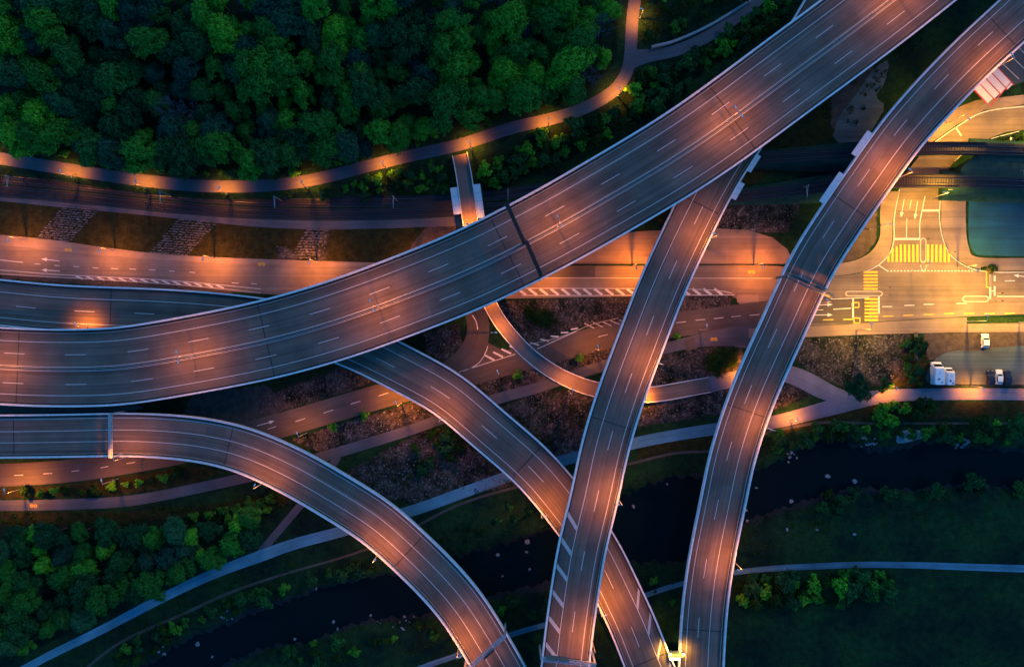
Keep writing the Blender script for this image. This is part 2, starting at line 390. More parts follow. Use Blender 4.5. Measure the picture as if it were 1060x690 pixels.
# ------------------------------------------------------------------ roads as ribbons
def catmull(pts, n=12):
    p = np.array(pts, float); p = np.vstack([2 * p[0] - p[1], p, 2 * p[-1] - p[-2]]); out = []
    for i in range(1, len(p) - 2):
        a, b, c, d = p[i - 1:i + 3]
        for t in np.linspace(0, 1, n, endpoint=False):
            out.append(.5 * ((2 * b) + (c - a) * t + (2 * a - 5 * b + 4 * c - d) * t * t + (3 * b - a - 3 * c + d) * t ** 3))
    out.append(p[-2]); return np.array(out)
class Road:
    """pts: (u, v, z, width); reference line = left edge when side='edge', centre when side='centre'."""
    def __init__(s, pts, side='edge', step=2.0, sm=4, drape=None):
        q = catmull(pts)
        if drape is not None:
            x, y, z = PTv(q[:, 0], q[:, 1], drape); z = z + drape
            w = q[:, 2]
        else:
            x = (q[:, 0] - 530) * kz(q[:, 2]); y = (345 - q[:, 1]) * kz(q[:, 2]); z = q[:, 2]; w = q[:, 3]
        d = np.concatenate([[0], np.cumsum(np.hypot(np.diff(x), np.diff(y)))])
        n = max(3, int(d[-1] / step)); S = np.linspace(0, d[-1], n)
        X, Y, Z, Wd = (np.interp(S, d, a) for a in (x, y, z, w))
        if sm:
            kk = np.hanning(2 * sm + 3)[1:-1]; kk /= kk.sum()
            def f(a):
                e = np.concatenate([2 * a[0] - a[sm:0:-1], a, 2 * a[-1] - a[-2:-sm - 2:-1]]); return np.convolve(e, kk, 'valid')
            X, Y, Wd = f(X), f(Y), f(Wd)
            if drape is None: Z = f(Z)
        s.S = np.concatenate([[0], np.cumsum(np.hypot(np.diff(X), np.diff(Y)))]); s.L = s.S[-1]
        s.X, s.Y, s.Z, s.W = X, Y, Z, Wd; s.w0 = Wd.max() if side == 'edge' else 1
        tx, ty = np.gradient(X, s.S), np.gradient(Y, s.S); l = np.hypot(tx, ty); tx /= l; ty /= l
        s.NX, s.NY = ty, -tx; s.side = side; s.drape = drape
    def at(s, t, off, dz=0):
        i = lambda a: np.interp(t, s.S, a)
        o = off * i(s.W) / s.w0 if s.side == 'edge' else off
        x, y = i(s.X) + i(s.NX) * o, i(s.Y) + i(s.NY) * o
        return np.array([x, y, i(s.Z) + dz])
    def dirn(s, t):
        return math.atan2(float(np.interp(t, s.S, s.NX)), -float(np.interp(t, s.S, s.NY)))
    def find(s, u, v, off=0):
        z = s.Z; px = 530 + (s.X + s.NX * off) / kz(z); py = 345 - (s.Y + s.NY * off) / kz(z)
        i = int(np.argmin((px - u) ** 2 + (py - v) ** 2)); return s.S[i]
    def samples(s, a, b, step=2.0):
        a = max(0, a); b = min(s.L, b); return np.linspace(a, b, max(2, int((b - a) / step) + 1))
    def strip(s, mb, o0, o1, dz=0, a=0, b=1e9, step=2.0, nlat=1, cw=False):
        T = s.samples(a, b, step); base = len(mb.v)
        if cw: o0, o1 = -s_half(s, T), s_half(s, T)
        for i, t in enumerate(T):
            for j in range(nlat + 1):
                f = j / nlat
                a0 = o0[i] if hasattr(o0, '__len__') else o0; b0 = o1[i] if hasattr(o1, '__len__') else o1
                o = a0 + (b0 - a0) * f; p = s.at(t, o, dz); mb.v.append(tuple(p)); mb.uv[len(mb.v) - 1] = (o, t)
        n = nlat + 1
        for i in range(len(T) - 1):
            for j in range(nlat):
                p = base + i * n + j; mb.f.append((p, p + 1, p + n + 1, p + n))
    def profile(s, mb, prof, a=0, b=1e9, step=2.0):
        """closed lateral profile [(off, dz), ...] swept along"""
        T = s.samples(a, b, step); base = len(mb.v); n = len(prof)
        for t in T:
            for o, dz in prof: mb.v.append(tuple(s.at(t, o, dz)))
        for i in range(len(T) - 1):
            for j in range(n):
                p = base + i * n + j; q = base + i * n + (j + 1) % n; mb.f.append((p, p + n, q + n, q))
        mb.f.append(tuple(base + j for j in range(n))); mb.f.append(tuple(base + (len(T) - 1) * n + j for j in range(n))[::-1])
def s_half(s, T): return np.interp(T, s.S, s.W) / 2
def uvmesh(mb, name, mat, parent=None, flip=True):
    me = mb.mesh(name, mat)
    # make faces look up
    if me.polygons and me.polygons[0].normal.z < 0: me.flip_normals()
    uvl = me.uv_layers.new(name='UVMap')
    for lp in me.loops:
        u = mb.uv.get(lp.vertex_index)
        if u is None: c = me.vertices[lp.vertex_index].co; u = (c.y, c.x)
        uvl.data[lp.index].uv = u
    return link(name, me, parent)
def sheet(name, pts, z, mat, smooth=0, parent=None, thick=0, kind='structure', px=True):
    if smooth: pts = smooth_poly(pts, smooth)
    w = [P(a, b, z) for a, b in pts] if px else pts
    m = MB(); m.prism(w, z - thick if thick else z, z)
    o = uvmesh(m, name, mat, parent)
    if kind and parent is None: tag(o, kind=kind)
    return o

A = Road([(-70, 334, 8, 22.8), (0, 338.5, 8.3, 22.8), (50, 340.5, 8.8, 22.8), (100, 340, 9.3, 22.8), (135, 337, 9.8, 22.8), (204, 325, 10.8, 22.8), (268, 311.5, 11.7, 22.9), (330, 294, 12.6, 23), (392, 272, 13.4, 23), (469, 241, 14.6, 23), (535, 208, 15.5, 23.1), (594, 175, 16.2, 23.2), (693, 115, 17, 23.3), (800, 37, 17.5, 23.4), (850, 0, 17.8, 23.4), (905, -42, 18, 23.4), (990, -110, 18, 23.4), (1075, -178, 18, 23.4)])
B = Road([(672, 745, 9, 13.9), (657, 715, 8.8, 13.9), (646, 690, 8.5, 13.9), (633, 656, 8.2, 13.9), (618, 624.5, 7.8, 13.9), (600, 587, 7.4, 13.9), (579, 554.5, 7.1, 13.9), (548, 515, 6.9, 13.9), (528, 494, 6.8, 13.9), (494, 465, 6.6, 13.9), (460, 435.5, 6.4, 13.9), (443, 423, 6.3, 13.9), (390, 395, 6, 13.9), (354, 378, 5.7, 13.9), (310, 364, 5.5, 13.9), (260, 355, 5.2, 13.9), (178, 347.5, 5, 13.9), (67, 343, 5, 13.9), (0, 337, 5, 13.9), (-70, 330, 5, 13.9)])
C = Road([(551, 750, 14, 13.8), (560, 690, 14, 13.8), (562, 668, 14, 13.8), (569.5, 612, 14, 13.8), (578, 561, 14, 13.8), (590, 512, 13.8, 13.8), (602.5, 454.6, 13.4, 13.8), (619, 401, 12.8, 13.8), (641, 342, 12, 13.8), (665, 281, 11.2, 13.8), (697, 213, 10.4, 13.8), (715, 178, 10, 13.8), (735, 145, 9.7, 13.8), (760, 108, 9.5, 13.8), (787, 70, 9.5, 13.8), (813, 32, 9.5, 13.8), (828, 8, 9.5, 13.8), (848, -28, 9.5, 13.8)])
D = Road([(699, 750, 9, 13.8), (702, 690, 8.5, 13.8), (703, 668, 8.5, 13.8), (706, 624.5, 8.7, 13.8), (713, 573.6, 9, 13.8), (725, 514, 9.6, 13.8), (734, 470, 10, 13.8), (749, 421, 10.6, 13.8), (766, 378, 11.2, 13.8), (786, 334, 11.8, 13.8), (818, 265, 12.5, 13.8), (848.5, 216, 13, 13.8), (879, 172, 13.4, 13.8), (915, 122, 13.7, 13.9), (955.5, 76, 14, 14.1), (994, 37, 14, 14.2), (1034, 0, 14, 14.4), (1070, -34, 14, 14.4)])
E = Road([(-70, 429, 7, 12.8), (0, 429, 7, 12.8), (60, 428.3, 7, 12.8), (137, 427, 7.1, 12.9), (190, 429.6, 7.2, 13.1), (229, 435, 7.4, 13.3), (268, 445.5, 7.6, 13.6), (316, 466.5, 8, 14), (354, 488, 8.2, 14.1), (398, 515, 8.4, 14.2), (423, 535, 8.5, 14.2), (469, 579, 8.8, 14.2), (502, 618, 9, 14.2), (535, 672, 9, 14.2), (545, 690, 9, 14.2), (578, 755, 9, 14.2)])
Fb = Road([(476, 160, 4.5, 4.7), (479, 172, 5.8, 4.7), (483, 200, 6.8, 4.7), (487, 230, 7, 4.7), (491, 255, 7, 4.5), (497, 285, 7, 4.2), (509, 320, 6.9, 4.1), (527, 345, 6.7, 4.1), (547.5, 367, 6.2, 4.2), (574, 386, 5.2, 4.4), (605, 400, 4, 4.6), (640, 407.5, 2.8, 4.8), (674, 408.5, 1.6, 4.8), (703, 403.5, .7, 4.8), (735, 398, .12, 4.8)], 'centre')

ROADS_LOW = []     # polylines no pier may stand on
def markings(rd, parent, solid, dash, mat='paint', a=0, b=1e9, ph=0, w=.2, on=6, per=18, name='lane_markings'):
    m = MB()
    for o in solid: rd.strip(m, o - w / 2, o + w / 2, .034, a, b)
    for o in dash:
        t = max(a, 0) + ph
        while t + on < min(b, rd.L):
            rd.strip(m, o - w / 2, o + w / 2, .034, t, t + on, 1.5); t += per
    return m.build(name, M[mat], parent)

def guard_rail(rd, off, parent, a=0, b=1e9, name='guard_rail', h=.75, w=.09):
    m = MB(); rd.profile(m, [(off - w / 2, h - .3), (off + w / 2, h - .3), (off + w / 2, h), (off - w / 2, h)], a, b)
    for t in np.arange(max(a, 0) + 1, min(b, rd.L), 4):
        p = rd.at(t, off); m.box((p[0], p[1], p[2] + (h - .35) / 2), (.1, .1, h - .35), rd.dirn(t))
    return m.build(name, M['rail'], parent)

def viaduct(rd, name, label, w, lines, dashes, ph, girder=True, par=(1e9, 1e9), a_par=(0, 0), piers=34, pier0=12, ph_par=1.05, linew=.2, cat='bridge'):
    linew = .15
    root = empty(name, tuple(rd.at(rd.L / 2, w / 2, -rd.at(rd.L / 2, 0)[2])), 0, label, cat)
    inv = Matrix.Translation(-Vector(root.location))
    kids = []
    m = MB(); rd.strip(m, .42, w - .42, 0, nlat=4); kids.append(uvmesh(m, 'roadway', M['deck']))
    m = MB(); rd.profile(m, [(.0, -.02), (w, -.02), (w, -.45), (w - 2.4, -.75), (w - 3.6, -2.0), (3.6, -2.0), (2.4, -.75), (0, -.45)]); kids.append(m.build('girder', M['slab']))
    for side in (0, 1):
        o = 0 if side == 0 else w; sgn = 1 if side == 0 else -1
        m = MB(); rd.profile(m, [(o - sgn * .06, -.5), (o - sgn * .06, ph_par), (o + sgn * .40, ph_par), (o + sgn * .44, .0), (o + sgn * .44, -.018), (o, -.5)], a_par[side], par[side])
        kids.append(m.build('parapet', M['conc']))
    kids.append(markings(rd, None, lines, dashes, ph=ph, w=linew))
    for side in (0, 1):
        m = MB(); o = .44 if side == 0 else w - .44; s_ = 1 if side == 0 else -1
        a_, b_ = (o, o + .55) if s_ > 0 else (o - .55, o); rd.strip(m, a_, b_, .020); kids.append(m.build('parapet_shade', M['parapet_shade']))  # parapet shade laid on the deck edge as a dark strip
    for t in np.arange(9, rd.L, 21):
        for o in (.75, w - .75):
            m = MB(); p = rd.at(t, o, .03); m.box((p[0], p[1], p[2] - .005), (.55, .4, .02), rd.dirn(t)); kids.append(m.build('gully', M['black']))
    for t in np.arange(pier0 + 6, rd.L, piers * 2):
        m = MB(); rd.strip(m, .5, w - .5, .026, t, t + .28, .3); kids.append(m.build('expansion_joint', M['black']))
    for kk_ in kids:
        kk_.parent = root; kk_.matrix_parent_inverse = inv
    for t in np.arange(pier0, rd.L, piers):
        c = rd.at(t, w / 2); bad = False
        for L_, rad in ROADS_LOW:
            if np.min(np.hypot(L_[:, 0] - c[0], L_[:, 1] - c[1])) < rad: bad = True
        if bad: continue
        g = TH(c[0], c[1]); offs = (w * .32, w * .68) if w > 18 else (w / 2,)
        for o in offs:
            c2 = rd.at(t, o); top = c2[2] - 2.0; n = 12; a = rd.dirn(t)
            ring = [(math.cos(2 * math.pi * i / n) * .7, math.sin(2 * math.pi * i / n) * 1.5) for i in range(n)]
            pts = [(c2[0] + x * math.cos(a) - y * math.sin(a), c2[1] + x * math.sin(a) + y * math.cos(a)) for x, y in ring]
            m = MB(); m.prism(pts, g - 1, top + .01)
            o_ = m.build('pier', M['slab']); o_.parent = root; o_.matrix_parent_inverse = inv
    root['_inv'] = 0; del root['_inv']
    return root, inv
def adopt(o, root):
    o.parent = root; o.matrix_parent_inverse = Matrix.Translation(-Vector(root.location)); return o

# --- ground roads first (pier test uses them)
def gline(pts, z=.1):
    q = catmull([(a, b) for a, b in pts]); return np.stack([(q[:, 0] - 530) * kz(z), (345 - q[:, 1]) * kz(z)], 1)
G3P = [(900, 322, 8), (850, 321, 8), (800, 324, 8), (740, 331, 7.6), (700, 336, 7.6), (660, 342, 7.6), (628, 348, 7.6), (590, 358, 7.6), (540, 371, 7.6), (480, 388, 7.6), (430, 400, 7.6), (397, 409, 7.6), (339, 426, 7.6), (305, 436, 7.6), (250, 451, 7.4), (190, 467, 7.2), (140, 477, 7), (100, 483.5, 7), (50, 489, 7), (0, 491.5, 7), (-70, 492, 7)]
G1P = [(-70, 262), (60, 272), (200, 281), (400, 290), (600, 290), (900, 305), (1100, 302)]
for q, r in ((G3P, 6.5), (G1P, 8), ([(488, 300), (495, 325), (500, 345), (495, 365), (476, 382)], 5.5), ([(948, 270), (949, 220), (968, 170), (1000, 140), (1060, 122)], 9), (PATH1, 3.5)):
    ROADS_LOW.append((gline([(a[0], a[1]) for a in q]), r))
ROADS_LOW.append((gline(RAIL2), 6)); ROADS_LOW.append((gline([(520, 205), (640, 185), (765, 165), (880, 158), (960, 153), (1060, 155)]), 6))
ROADS_LOW.append((np.stack([Fb.X, Fb.Y], 1), 4))
lowB = (np.stack([B.X + B.NX * 7, B.Y + B.NY * 7], 1), 9)
P3P = [(1120, 408, 3.6), (1060, 408, 3.6), (1000, 407.5, 3.6), (925, 409, 3.8), (900, 412, 4.5), (870, 419, 5), (840, 427, 4.4), (800, 437, 4), (745, 443, 3.6), (700, 450, 3.5), (659, 458, 3.5), (592, 474, 3.4), (531, 491, 3.4), (440, 524, 3.4), (400, 536, 3.3), (349, 551, 3.3), (303, 563, 3.4), (265, 577, 3.6), (242, 585, 3.2), (204, 601, 3), (163, 621, 2.8), (102, 653, 2.6), (51, 678, 2.4), (10, 700, 2.4)]
P2P = [(-70, 522, 3.3), (0, 523, 3.3), (64, 522, 3.3), (127, 519, 3.3), (170, 512, 3.2), (204, 505, 3.2), (245, 496, 3.2), (290, 486, 3.2), (325, 475, 3.2), (350, 468, 3.2), (415, 448, 3.2), (450, 436, 3.2), (482, 424, 3.2), (513, 413, 3.3), (560, 400, 3.3), (600, 386, 3.3), (640, 374, 3.3), (690, 360, 3.3), (715, 354, 3.6), (745, 350, 4.5), (775, 352, 5)]
def ground_ribbon(name, pts, dz, mat, sm=3, label=None, cat=None):
    rd = Road(pts, 'centre', 2.0, sm, drape=dz); m = MB(); rd.strip(m, 0, 0, 0, cw=True, nlat=2); o = uvmesh(m, name, M[mat])
    tag(o, kind='structure'); return rd
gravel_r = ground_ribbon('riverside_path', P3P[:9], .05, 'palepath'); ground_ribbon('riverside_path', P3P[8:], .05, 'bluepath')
foot2 = ground_ribbon('footpath', P2P, .054, 'path')
ground_ribbon('footpath', [(262, 580, 2.2), (274, 566, 2.3), (292, 545, 2.3), (315, 518, 2.3), (335, 495, 2.3), (350, 472, 2.3)], .046, 'path')
ground_ribbon('footpath', [(735, 398, 4.8), (765, 391, 4.8), (800, 384, 5), (822, 388, 5.5), (842, 398, 6), (862, 409, 5), (885, 414, 4)], .06, 'palepath')
ground_ribbon('gravel_path', [(400, 705, 1.6), (443, 688, 1.6), (479, 676, 1.6), (530, 656, 1.6), (562, 647, 1.6), (640, 626, 1.6), (690, 608, 1.6), (740, 596, 1.6), (765, 591.5, 1.6), (800, 588, 1.8), (850, 585.5, 1.9), (900, 584, 1.9), (960, 585, 2), (1020, 587, 2.2), (1120, 590, 2.4)], .05, 'gravelpath')
ground_ribbon('dirt_trail', [(425, 548, .8), (450, 534, .8), (480, 520, .8), (530, 505, .8), (600, 490, .8), (660, 478, .8), (700, 468, .8), (745, 466, .8), (790, 449, .9), (850, 437, .9), (900, 438, .8), (980, 438, .7), (1100, 438, .7)], .07, 'dirt')
ground_ribbon('dirt_trail', [(85, 695, .9), (125, 664, .9), (190, 635, .9), (240, 612, .9), (300, 592, .7), (350, 578, .7), (388, 565, .7)], .07, 'dirt')
upper = ground_ribbon('upper_path', [(a, b, 3.7) for a, b in PATH1], .06, 'path', 4)
ground_ribbon('upper_path', [(652, 62, 6), (667, 58, 3.8), (690, 55, 3.6), (708, 50, 3.6), (746, 30, 3.6), (785, 0, 3.4), (815, -28, 3.4)], .064, 'path')
g3 = ground_ribbon('street', G3P, .03, 'dkroad', 3)
loop = ground_ribbon('slip_road', [(458, 280, 6.5), (476, 296, 6.5), (490, 316, 6.5), (496, 335, 6.8), (494, 355, 7), (482, 372, 7), (460, 388, 6.5), (430, 400, 5.5)], .036, 'dkroad')
# main ground road and junction
top = [(-90, 236), (0, 243), (60, 249), (100, 255), (160, 262), (220, 266), (300, 269), (400, 272), (520, 275), (660, 275), (800, 275), (840, 284), (864, 286), (896, 281), (909, 274), (919.7, 264), (924, 248), (924.5, 226), (931, 195), (945, 170), (966, 148), (991, 130), (1019, 115), (1060, 109), (1130, 106)]
rt = [(1130, 132), (1055, 135), (1030, 141), (1014, 149), (989, 166), (979, 185), (974, 215), (974, 232), (978, 252), (988, 267), (1006, 277), (1030, 281), (1060, 281), (1130, 281)]
low = [(1130, 322), (1060, 325), (980, 328.5), (891, 334), (840, 337), (800, 338), (770, 325), (757, 306), (700, 306), (520, 309), (400, 309), (270, 304), (200, 297), (150, 292), (80, 288), (0, 284), (-90, 280)]
def smooth_open(p, n=6): return [tuple(q) for q in catmull(p, n)]
sheet('main_road', smooth_open(top) + smooth_open(rt) + smooth_open(low), .02, M['road'])
sheet('footway', smooth_open([(-90, 236), (0, 243), (60, 249), (100, 255), (160, 262), (220, 266), (300, 269), (400, 272), (480, 274)]) + smooth_open([(480, 277), (400, 277), (300, 275), (200, 271), (100, 264), (60, 260), (0, 254), (-90, 248)]), .13, M['footway'], thick=.3)
sheet('footway', smooth_open([(845, 274), (873, 272), (890, 267.5), (903, 259), (911, 244), (911, 218), (915, 198)]) + smooth_open([(931, 198), (924.2, 226), (923.5, 248), (919, 264), (909, 273.5), (896, 280.5), (864, 285.5), (845, 284)]), .13, M['footway'], thick=.3)
sheet('footway', smooth_open([(976, 190), (974.6, 215), (974.6, 232), (978.6, 252), (988.5, 266.5), (1006, 276), (1030, 280), (1060, 280), (1130, 280)]) + smooth_open([(1130, 267), (1060, 267), (1012, 266), (1003, 256), (1000, 235), (1000, 200), (1003, 192)]), .13, M['footway'], thick=.3)
sheet('footway', [(775, 340), (840, 337.5), (891, 334.5), (980, 329), (1001, 328.5), (1001, 335), (1130, 333), (1130, 343), (980, 344), (900, 346), (830, 349), (775, 350)], .13, M['footway'], thick=.3)
sheet('footway', [(930, 130), (964, 148), (990, 129.3), (1019, 114), (1060, 108), (1130, 105), (1130, 97), (1060, 98), (1010, 104), (975, 118), (945, 135)], .13, M['footway'], thick=.3)
sheet('gravel_apron', [(560, 273), (600, 262), (650, 240), (690, 238), (735, 236), (775, 238), (800, 246), (815, 258), (822, 273)], .04, M['apron'], smooth=0)
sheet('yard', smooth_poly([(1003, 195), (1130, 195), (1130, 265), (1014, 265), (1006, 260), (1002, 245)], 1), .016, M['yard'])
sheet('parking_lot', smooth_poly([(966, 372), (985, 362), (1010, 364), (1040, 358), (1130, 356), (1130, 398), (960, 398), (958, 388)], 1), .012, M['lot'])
sheet('parking_bays', [(1008, 94), (1040, 50), (1050, 35), (1130, 35), (1130, 78), (1062, 84), (1042, 90), (1020, 104)], .03, M['solar'])
m = MB()
for i in range(9):
    x, y = 1032 + i * 8.6 , 84 - i * 8.6 * .93
    a = P(x - 3, y - 10, 0); b = P(x + 14, y + 8 - 2, 0)
    m.bar((a[0], a[1], .05), (b[0], b[1], .05), .16, .01)
tag(m.build('bay_lines', M['paint']), kind='structure')
# service strip beside rail
svc = ground_ribbon('service_road', [(-70, 200, 3), (0, 203, 3), (60, 209, 3.2), (130, 215, 3.4), (200, 222, 3.6), (265, 228, 4), (330, 230, 4.4), (400, 229, 4.4), (450, 227, 4.4), (500, 226, 4.2), (560, 224, 4)], .04, 'path')
sheet('service_area', smooth_poly([(860, 148), (868, 120), (885, 100), (905, 70), (922, 60), (915, 90), (905, 100), (918, 110), (905, 130), (895, 150)], 1), .03, M['lot'])

# ------------------------------------------------------------------ ground paint
GP = MB(); GY = MB(); GO = MB()
def pl(mb, u0, v0, u1, v1, w=.2, z=.045):
    a = P(u0, v0); b = P(u1, v1); d = Vector((b[0] - a[0], b[1] - a[1], 0)); n = Vector((-d.y, d.x, 0)).normalized() * w / 2
    mb.add([(a[0] - n.x, a[1] - n.y, z), (b[0] - n.x, b[1] - n.y, z), (b[0] + n.x, b[1] + n.y, z), (a[0] + n.x, a[1] + n.y, z)], [(0, 1, 2, 3)])
def poly_line(mb, pts, w=.18, z=.045, n=6):
    q = catmull(pts, n)
    for i in range(len(q) - 1): pl(mb, *q[i], *q[i + 1], w, z)
def arrow(mb, u0, v0, u1, v1, w=.22, hl=1.6, hw=1.1):
    a = Vector(P(u0, v0)); b = Vector(P(u1, v1)); d = (b - a).normalized(); n = Vector((-d.y, d.x))
    c = b - d * hl; q = [a - n * w / 2, c - n * w / 2, c + n * w / 2, a + n * w / 2]; z = .0455
    mb.add([(p.x, p.y, z) for p in q], [(0, 1, 2, 3)]); mb.add([(p.x, p.y, z) for p in (c - n * hw / 2, b, c + n * hw / 2)], [(0, 1, 2)])
# west part of the main road
for x0, x1, y in ((36, 42, 273), (56, 62, 274.6), (76, 82, 275.7), (96, 102, 277), (115, 122, 277.8), (134, 141, 278.3), (154, 161, 279.2), (175, 181, 280.4), (196, 202, 281.6), (240, 247, 292.6), (260, 266, 293.4)): pl(GP, x0, y, x1, y + .4, .18)
arrow(GP, 62, 270.2, 43, 268); arrow(GP, 62, 280.5, 43, 279.3); pl(GP, 0, 269, 24, 271.5); 
poly_line(GP, [(-20, 279), (0, 279.5), (33, 282), (69, 284.6), (158, 289), (215, 293.5), (270, 299)]); poly_line(GP, [(-20, 282), (40, 286), (80, 288), (150, 292.3), (215, 297.3), (270, 303)], .14)
for i in range(14):
    x = 78 + i * 11.2; y = np.interp(x, [33, 69, 158, 215, 270], [282, 284.6, 289, 293.5, 299]); pl(GP, x, y + .3, x + 8, y + 3.8, .5)
poly_line(GP, [(540, 298.4), (600, 298.4), (700, 299), (740, 300.4), (758, 303.5)]); poly_line(GP, [(540, 305.6), (650, 305.6), (750, 305.3), (759, 304.4)])
for i in range(19):
    x = 536 + i * 11.3
    pl(GP, x, 298.8, x + 8.5, 305.2, .75)
poly_line(GP, [(560, 287.5), (650, 287.6), (740, 287.8), (800, 288)], .12)
# lower street
for x0, y0, x1, y1 in ((776, 326.2, 786, 325.4), (757, 327.8, 767, 326.8), (739, 329.6, 749, 328.6), (720, 331.4, 730, 330.4), (700, 334, 710, 332.8), (682, 337, 691, 335.6), (619, 348.6, 629, 346), (392, 409.5, 402, 406.3), (363, 418, 373, 415), (335, 427.2, 345, 424), (306, 436, 316, 432.8), (277, 444, 286, 441), (131, 479.6, 140, 478), (104, 484, 112, 482.4), (74, 487.6, 82, 486.6), (45, 490, 54, 489.6), (15, 491.6, 24, 491.4)): pl(GP, x0, y0, x1, y1, .18)
arrow(GP, 266, 440.5, 284, 435.5); 
poly_line(GO, [(548, 356), (575, 350), (597, 342), (612, 336), (640, 329)], .2)
for i in range(5):
    x = 549 + i * 10.5; y = 355.5 - i * 3.4; pl(GP, x, y - 1, x + 9 - i * .4, y + 1.6 - i, .42)
pl(GP, 556, 361, 597, 342.5, .2)
for i in range(5): x = 605 + i * 9; pl(GO, x, 334.5 - i * .9, x + 10, 339.5 - i * 1.2, .4)
poly_line(GP, [(475, 385), (487, 381), (497, 374), (503, 364), (505, 358)], .22)
for i in range(4): x = 502 + i * 8.5; y = 371 - i * 3.2; pl(GP, x, y - 3.6, x + 10, y + 1.8 - i * .3, .55)
sheet('slip_road_nose', [(504, 354), (520, 362), (536, 366), (505, 378), (472, 386), (490, 378), (500, 368)], .041, M['dkroad'])
pl(GP, 476, 384.5, 533, 366.5, .2); poly_line(GP, [(489, 326), (493, 333), (494.5, 341)], .3)
# junction
poly_line(GP, [(931, 196), (925.6, 226), (925.4, 247), (921, 262), (910, 273.8), (897, 280.8)], .25); poly_line(GP, [(975.5, 193), (972.6, 215), (973, 232), (977.5, 252), (987, 267), (1006, 278), (1030, 281.6), (1060, 281.6)], .22)
poly_line(GP, [(964, 150), (991, 131), (1019, 116), (1060, 110.4), (1090, 109)], .3); poly_line(GP, [(988, 167), (1001, 156), (1014, 149), (1030, 142.5), (1055, 136)], .2)
pl(GP, 989, 131.5, 995, 140.5, .5); 
pl(GP, 924.8, 247.3, 952, 247.3, .55); pl(GP, 955, 218, 972, 218, .5)
poly_line(GP, [(957.5, 203), (953.6, 222), (952, 232), (952, 247)], .25); pl(GP, 938.6, 226, 938.2, 246.5, .22); pl(GP, 943.4, 207, 941.5, 216, .2)
arrow(GP, 936, 206, 932.6, 225); arrow(GP, 949.8, 208, 946.8, 227)
def island(u0, v0, u1, v1):
    r = min(abs(u1 - u0), abs(v1 - v0)) / 2; pts = []
    if abs(u1 - u0) > abs(v1 - v0):
        c0, c1 = (u0 + r, (v0 + v1) / 2), (u1 - r, (v0 + v1) / 2); a0 = 90
    else: c0, c1 = ((u0 + u1) / 2, v0 + r), ((u0 + u1) / 2, v1 - r); a0 = 180
    for i in range(9): t = R(a0 + i * 22.5); pts.append((c0[0] + r * math.cos(t), c0[1] + r * math.sin(t)))
    for i in range(9): t = R(a0 + 180 + i * 22.5); pts.append((c1[0] + r * math.cos(t), c1[1] + r * math.sin(t)))
    sheet('traffic_island', pts, .15, M['kerb'], thick=.3)
    c = (sum(p[0] for p in pts) / len(pts), sum(p[1] for p in pts) / len(pts))
    sheet('traffic_island', [(p[0] + (c[0] - p[0]) * min(.9, 1 / max(1, abs(p[0] - c[0]))) , p[1] + (c[1] - p[1]) * min(.9, 1 / max(1, abs(p[1] - c[1])))) for p in pts], .156, M['road'])
island(952.4, 246, 959, 272); island(875, 301, 914, 306.6); island(996, 306, 1024, 312.6)
poly_line(GP, [(953, 274), (953.5, 277), (956, 281), (958.4, 277), (959, 274)], .25)
for i in range(26): pl(GP, 918 + i * 3.5, 280.3, 919.8 + i * 3.5, 280.3, .35)
pl(GP, 909.7, 274.5, 918, 280, .25)
for i in range(8): x = 919.5 + i * 4.3; pl(GY, x, 253 + max(0, 3 - i) * 2, x, 271, .62)
for i in range(6): x = 960.6 + i * 4.3; pl(GY, x, 253, x, 271, .62)
for i in range(6): y = 281.6 + i * 3.45; pl(GY, 894, y, 908.5, y, .58)
for i in range(7): y = 309.5 + i * 3.6; pl(GY, 895, y, 909, y, .58)
for x0, y in ((852, 331), (873, 330.5), (914, 327.2), (935, 326.2), (956, 325.4), (977, 324.6), (998, 324.4), (1019, 324.6), (1040, 324.2)): pl(GY, x0, y, x0 + 10.5, y - .3, .3)
for x0, y in ((913, 317.3), (936, 316), (956, 315), (1040, 290.7), (990, 314)): pl(GP, x0, y, x0 + 10.5, y - .2, .25)
pl(GP, 883, 308.3, 883, 329, .5); pl(GP, 909.7, 301, 909.7, 324.5, .5); pl(GP, 862.6, 320, 881, 318.9, .25); pl(GP, 838, 320.8, 852, 320.6, .2); pl(GP, 860, 309.4, 900, 307.8, .22)
arrow(GP, 846, 315.6, 862, 315); arrow(GP, 842, 325.8, 862, 325.8)
for u0, v0, u1, v1 in ((882, 313, 889, 318), (884, 329, 890, 334), (1021, 281, 1025, 297)): 
    pl(GY, u0, v0, u1, v0, .3); pl(GY, u1, v0, u1, v1, .3); pl(GY, u1, v1, u0, v1, .3); pl(GY, u0, v1, u0, v0, .3)
pl(GP, 1025, 285, 1025, 309, .5); pl(GP, 1029.5, 285, 1029.5, 291, .5); pl(GP, 1029.5, 296, 1029.5, 306, .5); pl(GP, 1032, 306.6, 1100, 307, .25); arrow(GP, 1062, 286.5, 1049, 284.6); pl(GP, 1024, 301, 1030, 301, .3)
